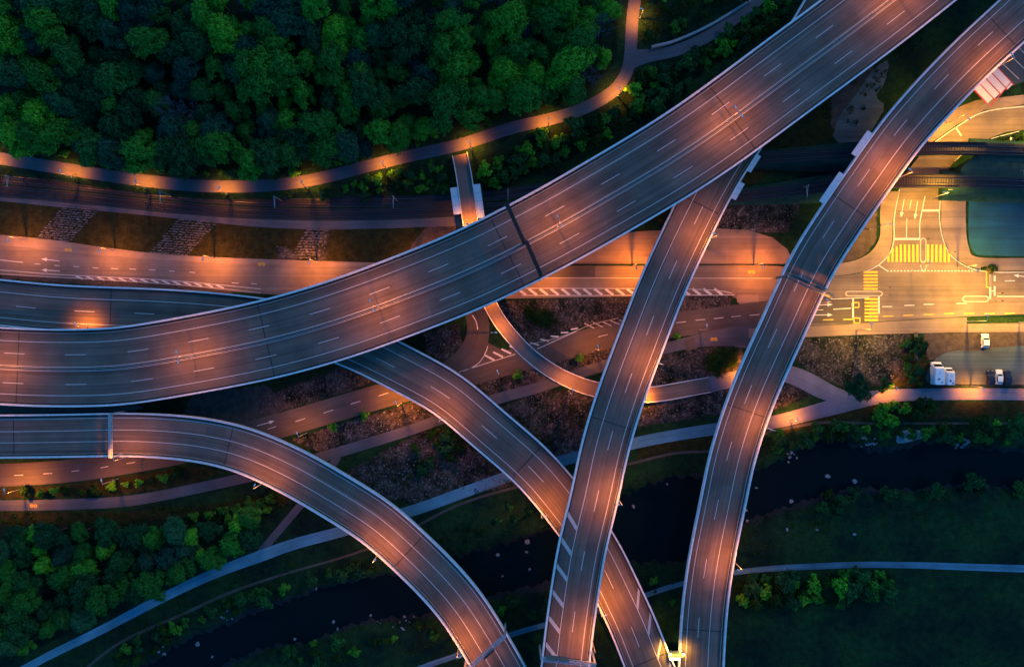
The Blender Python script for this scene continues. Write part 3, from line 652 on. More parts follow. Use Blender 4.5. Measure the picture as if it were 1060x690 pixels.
# bicycle symbols: two rings joined by a frame
def bike(u, v, ang=0):
    for dx in (-1, 1):
        c = P(u + dx * 2.0 * math.cos(ang), v - dx * 2.0 * math.sin(ang)); n = 14; z = .15 if v < 280 else .07
        vs = []; fs = []
        for i in range(n):
            a = 2 * math.pi * i / n; vs += [(c[0] + math.cos(a) * .50, c[1] + math.sin(a) * .50, z), (c[0] + math.cos(a) * .30, c[1] + math.sin(a) * .30, z)]
        fs = [(2 * i, (2 * i + 2) % (2 * n), (2 * i + 3) % (2 * n), 2 * i + 1) for i in range(n)]; GY.add(vs, fs)
    z = .15 if v < 280 else .07
    pl(GY, u - 2, v, u, v - 1.4, .1, z); pl(GY, u, v - 1.4, u + 1.6, v - 1.4, .1, z); pl(GY, u + 2, v, u + 1.3, v - 2, .1, z); pl(GY, u - 2, v, u, v, .1, z); pl(GY, u, v, u + 1.5, v - 1.4, .1, z)
bike(71, 258.5); bike(271, 273.5); bike(778, 281.5); bike(739, 351); bike(35, 523.3)
for nm, mb, mt in (('road_marking', GP, 'paint'), ('yellow_marking', GY, 'ypaint'), ('worn_marking', GO, 'oldpaint')): tag(mb.build(nm, M[mt]), kind='structure')
# asphalt patches
sheet('asphalt_patch', [(707, 352), (718, 349.5), (722, 360), (711, 363)], .075, M['dkroad']); sheet('asphalt_patch', [(763, 305), (785, 305), (785, 313), (763, 313)], .03, M['footway'])
sheet('asphalt_patch', [(616, 275.5), (616, 287), (560, 287), (560, 275.5)], .026, M['dkroad'])
sheet('path_widening', smooth_poly([(700, 352), (740, 341), (775, 336), (790, 345), (780, 358), (745, 357)], 1), .065, M['path'])
# stone pitching on the bank beside the main road
def pitching(pts, rows, nm='stone_pitching'):
    (a, b, c, d) = pts; m = MB(); rnd = random.Random(5)
    for i in range(rows):
        f = (i + .5) / rows
        l = (a[0] + (d[0] - a[0]) * f, a[1] + (d[1] - a[1]) * f); r = (b[0] + (c[0] - b[0]) * f, b[1] + (c[1] - b[1]) * f)
        n = int(math.hypot(r[0] - l[0], r[1] - l[1]) / 3.4)
        for j in range(n):
            g = (j + rnd.uniform(.2, .8)) / n; u = l[0] + (r[0] - l[0]) * g; v = l[1] + (r[1] - l[1]) * g + rnd.uniform(-.4, .4)
            x, y = P(u, v); m.box((x, y, .05 + rnd.uniform(0, .12)), (rnd.uniform(.6, 1.1), rnd.uniform(.18, .36), .25), rnd.uniform(-.15, .15) )
    o = m.build(nm, M['stone']); return tag(o, kind='structure')
pitching([(66, 213), (103, 216), (72, 251), (36, 248)], 16); pitching([(186, 226), (226, 229), (194, 265), (154, 262)], 15)
pitching([(318, 236), (340, 237), (322, 268), (300, 268)], 11)

# ------------------------------------------------------------------ railway
def railway(pts, tracks, wid, a_emb=None, gap=None, label=''):
    rd = Road([(u, v, z, 1) for u, v, z in pts], 'centre', 3.0, 5)
    root = empty('railway_track', (0, 0, 0), 0, label, 'railway')
    m = MB(); h = wid / 2
    def rng():
        if gap is None: return [(0, 1e9)]
        g0, g1 = rd.find(*gap[0]), rd.find(*gap[1]); return [(0, g0), (g1, 1e9)]
    m2 = MB(); rd.strip(m2, -h, h, 0, nlat=2); uvmesh(m2, 'ballast', M['ballast'], root)
    T = rd.samples(0, 1e9, 3)
    for (a, b) in rng():
        TT = rd.samples(a, b, 3); base = len(m.v)
        for t in TT:
            z = float(np.interp(t, rd.S, rd.Z)); e = max(.3, z * .55 + .2)
            for o, zz in ((-h - e, -z - .4), (-h, -.02), (h, -.02), (h + e, -z - .4)): m.v.append(tuple(rd.at(t, o, zz)))
        for i in range(len(TT) - 1):
            for j in (0, 1, 2): p = base + 4 * i + j; m.f.append((p, p + 1, p + 5, p + 4))
        m.f += [(base, base + 3, base + 2, base + 1), tuple(base + 4 * (len(TT) - 1) + j for j in range(4))]
    e = m.build('embankment', M['emb'], root)
    ms = MB(); mr = MB()
    for o in tracks:
        for t in np.arange(1, rd.L, .8):
            p = rd.at(t, o, .03); ms.box(tuple(p), (.26, 2.4, .12), rd.dirn(t))
        for g in (-.75, .75): rd.profile(mr, [(o + g - .05, .08), (o + g + .05, .08), (o + g + .05, .24), (o + g - .05, .24)])
    ms.build('sleepers', M['sleeper'], root); mr.build('rails', M['railsteel'], root)
    if gap:
        g0, g1 = rd.find(*gap[0]) - 1.5, rd.find(*gap[1]) + 1.5; m = MB()
        rd.profile(m, [(-h, -.85), (h, -.85), (h, -.03), (-h, -.03)], g0, g1); m.build('bridge_span', M['teal'], root)
        m = MB(); rd.strip(m, -h + .1, h - .1, .02, g0, g1); uvmesh(m, 'lamplit_ballast_strip', M['lit_ballast'], root)  # strip over the span coloured like lamplit ballast
        for s_ in (-1, 1):
            m = MB(); rd.profile(m, [(s_ * (h + .02), -.9), (s_ * (h + .18), -.9), (s_ * (h + .18), .7), (s_ * (h + .02), .7)], g0, g1); m.build('bridge_edge', M['black'], root)
        for t in (g0 + .7, g1 - .7): m = MB(); p = rd.at(t, 0); m.box((p[0], p[1], p[2] / 2 - .5), (1.2, wid + 1.2, p[2] - .8), rd.dirn(t)); m.build('abutment', M['slab'], root)
    return rd
M['emb'] = mat_foliage('embankment_scrub', (.010, .045, .038), (.025, .085, .070), .6)
def zr(u): return float(.25 + 5.3 * ss(700, 905, u))
def r2(off): return [(u, v + off * float(1 - ss(500, 640, u)), zr(u)) for u, v in RAIL2]
ra = railway(r2(6.5), (0,), 3.5, gap=((912, 187), (984, 187)), label='lower railway track running the width of the picture under the footbridge and viaducts')
rb = railway([(u, v - 6.5 * float(1 - ss(420, 520, u)) , .22) for u, v in RAIL2[:9]] + [(520, 201, .22), (580, 192, .25), (640, 183, .3), (700, 173, zr(700)), (765, 165, zr(765)), (880, 158.5, zr(880)), (960, 153.5, 5.5), (1000, 153.5, 5.5), (1060, 155, 5.5), (1120, 157, 5.5)], (0,), 3.3, gap=((932, 155), (1020, 154)), label='upper railway track passing under the footbridge and crossing the curved slip road')

# ------------------------------------------------------------------ viaducts
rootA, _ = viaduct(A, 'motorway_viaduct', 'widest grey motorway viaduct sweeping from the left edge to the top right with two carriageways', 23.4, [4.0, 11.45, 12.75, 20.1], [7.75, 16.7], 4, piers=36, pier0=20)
ROADS_LOW.append(lowB)
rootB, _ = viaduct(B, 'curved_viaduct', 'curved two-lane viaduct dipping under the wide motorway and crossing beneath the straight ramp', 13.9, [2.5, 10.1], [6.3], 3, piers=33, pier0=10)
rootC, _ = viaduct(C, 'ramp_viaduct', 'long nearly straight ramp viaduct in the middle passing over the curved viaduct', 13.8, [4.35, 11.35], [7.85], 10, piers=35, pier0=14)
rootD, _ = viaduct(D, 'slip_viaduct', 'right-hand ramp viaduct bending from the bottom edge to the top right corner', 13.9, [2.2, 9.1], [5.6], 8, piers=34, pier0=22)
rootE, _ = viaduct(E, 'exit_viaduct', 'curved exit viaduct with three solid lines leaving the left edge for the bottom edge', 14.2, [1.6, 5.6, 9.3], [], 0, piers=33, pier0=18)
adopt(guard_rail(A, 11.8, None), rootA); adopt(guard_rail(A, 12.4, None), rootA); adopt(guard_rail(A, 1.3, None), rootA)
adopt(guard_rail(D, 12.7, None, h=.6), rootD); adopt(guard_rail(C, 12.9, None, h=.6), rootC); adopt(guard_rail(E, 13.1, None, h=.6), rootE); adopt(guard_rail(B, .95, None, h=.6), rootB)
# median kerb strip
m = MB(); A.profile(m, [(11.55, 0), (12.65, 0), (12.65, .10), (11.55, .10)]); adopt(m.build('median_kerb', M['medk']), rootA)
def hatch(rd, root, o0, o1, a, b, per, w, slant):
    m = MB()
    t = a
    while t < b:
        p = [rd.at(t, o0, .030), rd.at(t + w, o0, .030), rd.at(t + w + slant, o1, .030), rd.at(t + slant, o1, .030)]
        m.add([tuple(x) for x in p], [(0, 1, 2, 3)]); t += per
    adopt(m.build('hatched_area', M['oldpaint2']), root)
M['oldpaint2'] = mat_plain('hatch_paint', (.42, .42, .42), .6, 0, .15, 2)
hatch(C, rootC, .75, 4.2, 0, C.find(594, 512), 7.6, 1.4, -3.5)
hatch(B, rootB, 10.25, 13.0, 0, B.find(665, 610, 13.9), 7.6, 1.3, 4.5)
# resurfaced lane lengths
M['deck2'] = mat_asphalt('newer_asphalt', (.112, .080, .063), .25); M['deck3'] = mat_asphalt('older_asphalt', (.140, .100, .080), .25)
prs = random.Random(4)
for rd_, rt_, lanes in ((A, rootA, ((1.0, 3.9), (4.15, 7.6), (7.9, 11.3), (12.9, 16.6), (16.85, 20.0), (20.2, 22.3))), (B, rootB, ((2.6, 6.2), (6.4, 10.0), (10.3, 12.9))), (C, rootC, ((1.0, 4.2), (4.45, 7.75), (7.95, 11.25))), (D, rootD, ((2.3, 5.5), (5.7, 9.0), (9.2, 12.6))), (E, rootE, ((1.7, 5.5), (5.7, 9.2), (9.4, 13.0)))):
    t = 15
    while t < rd_.L - 40:
        o0, o1 = prs.choice(lanes); h_ = rd_.L / int(rd_.L / 2); n_ = prs.randint(6, 22); l_ = n_ * h_; t = round(t / h_) * h_; m = MB(); rd_.strip(m, o0, o1, .018, t, t + l_ + 1e-4, h_ * 1.0001 if False else h_); adopt(uvmesh(m, 'resurfaced_patch', M[prs.choice(('deck2', 'deck3', 'deck3'))]), rt_); t += prs.uniform(20, 55)
# footbridge
fr = empty('footbridge', (0, 0, 0), 0, 'narrow footbridge over the railway, passing under the motorway and curling down to the riverside', 'footbridge')
m = MB(); T = Fb.samples(0, 1e9, 2); hw = s_half(Fb, T); base = 0
Fb.strip(m, -hw + .2, hw - .2, 0, nlat=2); uvmesh(m, 'walkway', M['warmpath'], fr)
for sgn in (-1, 1):
    m = MB()
    for i, t in enumerate(T):
        for o, dz in ((sgn * (hw[i] - .2), -.6), (sgn * hw[i], -.6), (sgn * hw[i], 1.0 if Fb.at(t, 0)[2] > .6 else .25), (sgn * (hw[i] - .2), 1.0 if Fb.at(t, 0)[2] > .6 else .25)): m.v.append(tuple(Fb.at(t, o, dz)))
    for i in range(len(T) - 1):
        for j in range(4): p = 4 * i + j; q = 4 * i + (j + 1) % 4; m.f.append((p, p + 4, q + 4, q))
    m.build('parapet', M['conc'], fr)
m = MB()
Fb.profile(m, [(-2.0, -.02), (2.0, -.02), (2.0, -.6), (-2.0, -.6)]); m.build('deck_slab', M['slab'], fr)
for t in (Fb.find(527, 345), Fb.find(590, 395), Fb.find(495, 275)):
    c = Fb.at(t, 0); m = MB(); m.tube((c[0], c[1], -.5), (c[0], c[1], c[2] - .55), .45, .45, 12); m.build('pier', M['slab'], fr)
# embanked ground strip between the widest viaduct and the exit viaduct
x0, y0 = P(-70, 415, 7); m = MB()
vs = [P(a, b, 6.2) for a, b in ((-90, 413), (60, 416), (128, 416), (150, 422), (128, 428), (60, 431), (-90, 431))]
m.prism(vs, -1, 6.2); tag(uvmesh(m, 'verge', M['emb']), kind='structure')

# catenary protection screens
def screen(name, rd, root, t0, t1, o0, o1, zz, label=None):
    m = MB(); n = max(3, int((t1 - t0) / 2.4))
    for i in range(n):
        a = t0 + (t1 - t0) * i / n; b = t0 + (t1 - t0) * (i + 1) / n - .06
        pr = [rd.at(a, o0, zz), rd.at(b, o0, zz), rd.at(b, o1, zz + .05), rd.at(a, o1, zz + .05)]
        v = [tuple(p) for p in pr] + [(p[0], p[1], p[2] - .08) for p in pr]
        m.add(v, [(0, 1, 2, 3), (7, 6, 5, 4), (0, 4, 5, 1), (1, 5, 6, 2), (2, 6, 7, 3), (3, 7, 4, 0)])
    adopt(m.build('protection_screen', M['shield']), root)
screen('s', D, rootD, D.find(850, 209), D.find(871, 179), -1.7, -.07, .9); screen('s', D, rootD, D.find(884, 163), D.find(900, 142), -1.9, -.07, .9)
screen('s', C, rootC, C.find(757, 206, 13.8), C.find(767, 187, 13.8), 13.85, 15.3, .9); screen('s', C, rootC, C.find(772, 178, 13.8), C.find(783, 158, 13.8), 13.85, 15.0, .9)
screen('s', Fb, fr, Fb.find(482, 195), Fb.find(486, 226), -4.4, -2.4, .7); screen('s', Fb, fr, Fb.find(482, 193), Fb.find(486, 224), 2.4, 4.6, .7)

# ------------------------------------------------------------------ gantries
def gantry(rd, u, v, off0, off1, label, mat='teal', h=6.4, depth=1.1, name='sign_gantry', panels=(), panelmat='black', catw=False, tilt=0):
    t = rd.find(u, v); a = Vector(rd.at(t, off0)); b = Vector(rd.at(t + tilt, off1)); ang = math.atan2(b.y - a.y, b.x - a.x); L = (b - a).to_2d().length
    zb = (a.z + b.z) / 2; root = empty(name, (a.x, a.y, zb), ang, label, 'gantry')
    for x in (0, L):
        m = MB(); m.box((x, 0, h / 2 - .8), (.45, .5, h + 1.6)); m.build('post', M[mat], root)
    m = MB()
    for y in (-depth / 2, depth / 2):
        for z in (h - .5, h + .5): m.bar((0, y, z), (L, y, z), .16, .16)
    n = max(4, int(L / 1.3)); dx = L / n
    for i in range(n + 1):
        m.bar((i * dx, -depth / 2, h + .5), (i * dx, depth / 2, h + .5), .1, .1); m.bar((i * dx, -depth / 2, h - .5), (i * dx, -depth / 2, h + .5), .1, .1)
        if i < n:
            m.bar((i * dx, -depth / 2 if i % 2 else depth / 2, h + .5), ((i + 1) * dx, depth / 2 if i % 2 else -depth / 2, h + .5), .1, .1)
            m.bar((i * dx, depth / 2, h - .5 if i % 2 else h + .5), ((i + 1) * dx, depth / 2, h + .5 if i % 2 else h - .5), .1, .1)
    m.build('truss', M[mat], root)
    if catw:
        m = MB(); m.box((L / 2, 0, h - .4), (L - .4, depth * .8, .08)); m.build('catwalk', M[mat], root)
    for (f0, f1) in panels:
        m = MB(); m.box(((f0 + f1) / 2 * L, depth / 2 + .25, h + .1), ((f1 - f0) * L, .25, 2.6)); m.build('sign_panel', M[panelmat], root)
    return root
gantry(A, 525, 221, .2, 11.7, 'black sign gantry over the upper carriageway of the widest viaduct', 'black', 5.6, .9, catw=True, tilt=-.6, panels=())
gantry(A, 525.6, 221, 12.0, 22.6, 'black sign gantry over the lower carriageway of the widest viaduct', 'black', 5.6, .9, catw=True, tilt=-.6, panels=())
gantry(D, 807, 290, -.4, 14.3, 'teal lattice gantry with signs over the right-hand ramp beside the yellow junction', 'teal', 6.2, 1.0, catw=False, panels=((.1, .45), (.6, .8)), panelmat='teal')
gantry(E, 128, 426.5, -.4, 13.4, 'slim gantry across the exit viaduct near the left edge', 'ylw', 6.2, .7, panels=((.05, .2),), panelmat='teal') if False else None
M['ylw'] = mat_plain('gantry_paint', (.50, .36, .14), .5, .1)
gantry(E, 126, 426.5, -.4, 13.4, 'slim steel gantry across the exit viaduct near the left edge', 'steel', 6.2, .4)
gantry(E, 522, 650, -.6, 14.6, 'lattice gantry over the exit viaduct at the bottom edge, left of two', 'steel', 6.6, .8, panels=((.3, .55),), panelmat='black', tilt=3)
gantry(C, 560.5, 672, -.8, 14.4, 'lattice gantry over the middle ramp at the bottom edge, right of two', 'steel', 6.6, .8, panels=((.1, .3), (.32, .5)), panelmat='teal')

# ------------------------------------------------------------------ street lamps
def lamp_proto(kind):
    root = empty('street_lamp', (0, 0, -500))
    H = {'road': 8.0, 'double': 9.5, 'path': 5.6, 'yellow': 9.0, 'tall': 11.5}[kind]; arms = {'road': (1.0,), 'double': (1.2, -1.2), 'path': (.5,), 'yellow': (1.4,), 'tall': (1.2,)}[kind]
    m = MB(); m.tube((0, 0, -.6), (0, 0, H), .13, .08, 8); m.tube((0, 0, -.6), (0, 0, .5), .2, .18, 8); m.build('pole', M['steel'], root)
    ln = bpy.data.lights.new('bulb_' + kind, 'SPOT'); ln.spot_size = R({'road': 150, 'double': 155, 'path': 128, 'yellow': 162, 'tall': 140}[kind]); ln.spot_blend = 1.0 if kind == 'path' else .9; ln.shadow_soft_size = .18
    ln.color = YELLOW if kind == 'yellow' else SODIUM
    ln.use_nodes = True; lt = ln.node_tree; em = next(n for n in lt.nodes if n.type == 'EMISSION')
    tc = lt.nodes.new('ShaderNodeTexCoord'); sx = lt.nodes.new('ShaderNodeSeparateXYZ'); lt.links.new(tc.outputs['Normal'], sx.inputs[0])
    def mth(op, a, b):
        n = lt.nodes.new('ShaderNodeMath'); n.operation = op
        for i_, q in enumerate((a, b)):
            if hasattr(q, 'node'): lt.links.new(q, n.inputs[i_])
            elif q is not None: n.inputs[i_].default_value = q
        return n.outputs[0]
    z_ = mth('MAXIMUM', mth('ABSOLUTE', sx.outputs[2], None), .36)
    lt.links.new(mth('DIVIDE', 1.0, mth('POWER', z_, {'path': .3, 'yellow': 2.3}.get(kind, BAT))), em.inputs['Strength'])
    ln.energy = {'road': PW_ROAD, 'double': PW_ROAD * .62, 'path': PW_PATH * 1.1, 'yellow': PW_YEL, 'tall': PW_ROAD * .8}[kind]
    for a in arms:
        m = MB(); m.tube((0, 0, H - .05), (a, 0, H + .15), .06, .05, 6); m.build('arm', M['steel'], root)
        m = MB(); s = 1 if a > 0 else -1
        pts = [(a - s * .15, -.10), (a + s * .1, -.20), (a + s * .6, -.17), (a + s * .75, 0), (a + s * .6, .17), (a + s * .1, .20), (a - s * .15, .10)]
        m.prism(pts, H + .08, H + .26); hd = m.build('lamp_head', M['lampgrey'], root)
        m = MB(); m.prism([(a + s * .05, -.13), (a + s * .55, -.11), (a + s * .55, .11), (a + s * .05, .13)], H + .03, H + .079); m.build('lens', M['lensy' if kind == 'yellow' else 'lens'], hd)
        lo = bpy.data.objects.new('bulb', ln); COL.objects.link(lo); lo.parent = root; lo.location = (a + s * .3, 0, H - .05)
    return root, H
PROTO = {k_: lamp_proto(k_) for k_ in ('road', 'double', 'path', 'yellow', 'tall')}; USED = set()
def lamp(kind, head, zb, ang, label, group, rd=None, off=None, pw=None):
    """head = photo position of the lamp head; zb = height of the surface it stands on (None = terrain)"""
    root, H = PROTO[kind]
    if rd is not None:
        zt = float(rd.at(rd.find(*head), 0)[2]); f = kz(zt + H) / kz(zt)
        u = 530 + (head[0] - 530) * f; v = 345 + (head[1] - 345) * f; t = rd.find(u, v, off); p = rd.at(t, off); x, y, z = p
        d = rd.dirn(t); a = d + (math.pi / 2 if ang == 'L' else -math.pi / 2)
    else:
        z = 0
        if zb is None:
            for _ in range(4): x, y = P(head[0], head[1], z + H); z = TH(x, y)
        else: z = zb; x, y = P(head[0], head[1], z + H)
        a = R(ang)
    o = root if kind not in USED else copy_tree(root); USED.add(kind)
    o.location = (x, y, z); o.rotation_euler = (0, 0, a); tag(o, label, 'street lamp', group)
    if pw:
        for ch in o.children:
            if ch.type == 'LIGHT': ch.data = ch.data.copy(); ch.data.energy *= pw
    return o
gA = 'double-headed lamps on the median of the widest viaduct'
for h_, t_ in (((-30, 377), 'double-headed lamp on the motorway median just beyond the left edge'), ((184, 370), 'double-headed lamp on the motorway median, leftmost of the four in view'), ((384, 317), 'double-headed lamp on the motorway median left of the black gantries'), ((578, 227), 'double-headed lamp on the motorway median just right of the black gantries'), ((765, 110), 'double-headed lamp on the motorway median nearest the top right, above the ramp'), ((957, -18), 'double-headed lamp on the motorway median beyond the top edge')):
    lamp('double', h_, None, 'L', t_, gA, A, 12.1)
gD = 'lamps on the right side of the right-hand ramp'
for h_, t_, pw in (((1047, 61), 'ramp lamp beside the parking bays in the top right corner', 1.2), ((944, 178), 'ramp lamp beside the railway bridge over the slip road', 1.4), ((858, 315), 'ramp lamp beside the teal gantry and the junction', .6), ((803, 444), 'ramp lamp where the riverside path passes under the right-hand ramp', 1), ((769, 588), 'ramp lamp beside the gravel path in the meadow', 1)):
    lamp('road', h_, None, 'L', t_, gD, D, 13.85, pw)
gC = 'lamps on the right side of the middle ramp'
for h_, t_ in (((740, 240), 'middle ramp lamp beside the pale gravel apron'), ((685, 377), 'middle ramp lamp just above the footbridge end'), ((644, 520), 'middle ramp lamp above the river'), ((612, 672), 'middle ramp lamp beside the gantry at the bottom edge')):
    lamp('road', h_, None, 'L', t_, gC, C, 13.75)
gB = 'lamps on the left side of the curved viaduct'
for h_, t_, pw in (((458, 437), 'curved viaduct lamp above the dark rubble between the two paths', .7), ((561, 536), 'curved viaduct lamp just left of the crossing ramp at the river', 1.1), ((622, 637), 'curved viaduct lamp just right of the crossing ramp near the bottom', 1.3),):
    lamp('road', h_, None, 'R', t_, gB, B, .05, pw)
lamp('path', (75, 333), None, 'R', 'low lamp on the dark viaduct lane at the left edge beside the wide motorway', gB, B, 1.9, .5)
gE = 'lamps on the outer side of the exit viaduct'
for h_, t_, pw in (((118, 478), 'exit viaduct lamp beside its slim steel gantry', .6), ((260, 503), 'exit viaduct lamp above the grass beside the footpath', .7), ((388, 577), 'exit viaduct lamp above the river', 1), ((480, 676), 'exit viaduct lamp beside the gantry at the bottom edge', 1.1)):
    lamp('road', h_, None, 'L', t_, gE, E, 14.15, pw)
gP = 'lamps along the upper path at the forest edge'
for h_, an, t_ in (((-20, 166), 80, 'path lamp at the far left end of the forest edge path'), ((60, 178), 80, 'path lamp above the first stone pitching strip'), ((142, 190), 82, 'path lamp between the two stone pitching strips'), ((226, 199.5), 90, 'path lamp above the second stone pitching strip'), ((316, 195), 100, 'path lamp where the path starts rising to the right'), ((397, 175), 105, 'path lamp above the shrubs left of the footbridge'), ((488, 152), 110, 'path lamp at the right corner of the footbridge entrance'), ((567, 128), 112, 'path lamp left of the bend in the forest path'), ((643, 98), 130, 'path lamp on the inside of the forest path bend'), ((662, 6), 175, 'path lamp on the forest path at the top edge')):
    lamp('path', h_, None, 'L', t_, gP, upper, 2.25, 1.15)
gG = 'lamps along the upper ground road'
for h_, an, t_, pw in (((8, 244.5), -85, 'roadside lamp at the far left end of the ground road', .8), ((103, 256), -85, 'roadside lamp between the stone pitching strips', .8), ((210, 264), -88, 'roadside lamp right of the second stone pitching strip', 1), ((320, 268), -90, 'roadside lamp at the foot of the gravel mound', 1), ((430, 271), -90, 'unseen roadside lamp added for its light under the left side of the motorway viaduct', .8), ((565, 273), -90, 'unseen roadside lamp added for its light under the right side of the motorway viaduct', .9), ((659, 273), -90, 'roadside lamp on the kerb just left of the middle ramp', 1.3), ((790, 272), -90, 'roadside lamp on the kerb between the two ramps', 1.1)):  # the two lamps under the motorway are unseen, added for their light
    lamp('road', h_, 0, an, t_, gG, pw=pw * 1.5)
gS = 'lamps along the lower street'
for h_, an, t_, pw in (((5, 511), 95, 'street lamp on the grass verge at the far left of the lower street', 1.9), ((106, 501), 100, 'street lamp on the verge between shrubs below the exit viaduct', .5), ((309, 452), 110, 'street lamp on pale pavement right of the exit viaduct', .6), ((411, 420), 105, 'street lamp beside the lower street left of the curved viaduct', 1.8), ((516, 388), 105, 'street lamp between lower street and footpath near the footbridge', .25), ((620, 362), 105, 'street lamp beside the lower street just left of the middle ramp', .7), ((732, 341), 95, 'street lamp on the planted island between the two ramps', .3)):
    lamp('road', h_, 0, an, t_, gS, pw=pw)
gF = 'lamps along the footbridge and its landing'
for h_, an, t_, pw in (((508, 344), 0, 'lamp between slip road and footbridge beside the hatched triangle', 1.0), ((592, 408), 75, 'lamp on the lower side of the footbridge curve', 1.3), ((668, 416), 80, 'lamp beside the footbridge landing right of the middle ramp', 1.3), ((775, 383), -100, 'lamp where the footbridge path passes under the right-hand ramp', 1.5), ((481, 232), 0, 'lamp on the footbridge beside the railway screens', 1.6), ((502, 306), 0, 'unseen lamp added for its light on the footbridge under the lower edge of the motorway', .9)):  # the lamp under the motorway edge is unseen, added for its light
    lamp('tall' if h_[0] in (508, 592) else 'path', h_, {481: 7.0, 502: 6.9}.get(h_[0], .0), an, t_, gF, pw=pw)
gR = 'lamps along the riverside path'
for h_, an, t_, pw in (((826, 436), 100, 'riverside path lamp at the fork right of the ramp', 1.2), ((928, 400), -90, 'riverside path lamp right of the dark round tree', 1.6), ((1018, 400.5), -90, 'riverside path lamp below the parked cars', 1.6), ((1090, 400), -90, 'riverside path lamp beyond the right edge', 1.2)):
    lamp('path', h_, 0, an, t_, gR, pw=pw)
gJ = 'warm lamps round the junction'
for h_, an, t_, pw in (((1022, 332), 90, 'junction lamp on the narrow grass island at the right', 1.0), ((902, 341), 90, 'junction lamp on the footway below the left zebra crossing', 1.0), ((1012, 274), -90, 'junction lamp on the footway corner below the blue yard', .9), ((916, 232), 0, 'junction lamp on the footway left of the turning arrows', .8), ((983, 199), 180, 'junction lamp on the kerb below the lower railway bridge', .8), ((1000, 118), -60, 'junction lamp on the outside of the slip road bend', 1.1), ((962, 276), 90, 'junction lamp at the tip of the central island', .35), ((1078, 333), 90, 'unseen lamp added to spread the junction light, on the grass island beyond the right edge', 1.0), ((1085, 118), -90, 'junction lamp on the slip road beyond the right edge', .8)):  # grass island lamp past the right edge is added to spread light
    lamp('yellow', h_, 0, an, t_, gJ, pw=pw)

# ------------------------------------------------------------------ sign at the gore with floodlights
gx, gy = P(698, 679, 8.7); g_ = empty('gore_sign', (gx, gy, 8.6), 0, 'brightly lit gore sign with blue box where two viaducts meet at the bottom', 'road sign')
m = MB(); m.box((0, 1.1, 1.0), (4.4, 1.1, 2.0)); m.build('sign_box', M['teal'], g_)
M['lit'] = mat_plain('lit_panel', (.9, .88, .8), .4, 0, .02, 3, (1, .88, .6), 1.0)
m = MB(); m.box((0, -.1, .9), (3.2, 1.0, .5)); m.build('lit_panel', M['lit'], g_)
ln = bpy.data.lights.new('flood', 'SPOT'); ln.spot_size = R(160); ln.spot_blend = .8; ln.energy = 1900; ln.color = YELLOW; ln.shadow_soft_size = .2
for sx in (-1.9, 1.9):
    m = MB(); m.tube((sx, 1.8, 0), (sx, 2.6, 3.4), .07); m.box((sx, 2.6, 3.45), (.7, .7, .25)); pp = m.build('floodlight', M['steel'], g_)
    m = MB(); m.box((sx, 2.2, 3.6), (.5, .45, .1)); m.build('lens', M['lensy'], pp)
    lo = bpy.data.objects.new('bulb', ln); COL.objects.link(lo); lo.parent = g_; lo.location = (sx * 1.1, 2.2, 3.2); lo.rotation_euler = (R(-20), R(10 * (1 if sx > 0 else -1)), 0)

# ------------------------------------------------------------------ railway masts
def mast(u, v, label, first=[None]):
    x, y = P(u, v); z = TH(x, y)
    if first[0] is None:
        r = empty('catenary_mast', (0, 0, 0)); m = MB(); m.tube((0, 0, -.5), (0, 0, 7.5), .16, .12, 6); m.build('pole', M['steel'], r)
        m = MB(); m.bar((0, 0, 6.3), (0, -3.4, 6.6), .1, .1); m.bar((0, 0, 7.4), (0, -3.2, 6.7), .08, .08); m.bar((0, -3.2, 6.6), (0, -3.2, 5.6), .06, .06); m.build('cantilever', M['steel'], r); first[0] = r; o = r
    else: o = copy_tree(first[0])
    o.location = (x, y, z); tag(o, label, 'mast', 'overhead line masts beside the railway')
for u, v, lb in ((24, 187, 'overhead line mast at the far left above the first pitching strip'), (178, 203, 'overhead line mast between two path lamps left of centre'), (292, 208, 'overhead line mast left of the shrubs on the railway bank'), (411, 208, 'overhead line mast left of the footbridge screens'), (526, 201, 'overhead line mast just right of the footbridge'), (826, 197, 'overhead line mast between the middle and right-hand ramps'), (1044, 181, 'overhead line mast at the right edge between the railway tracks')): mast(u, v, lb)

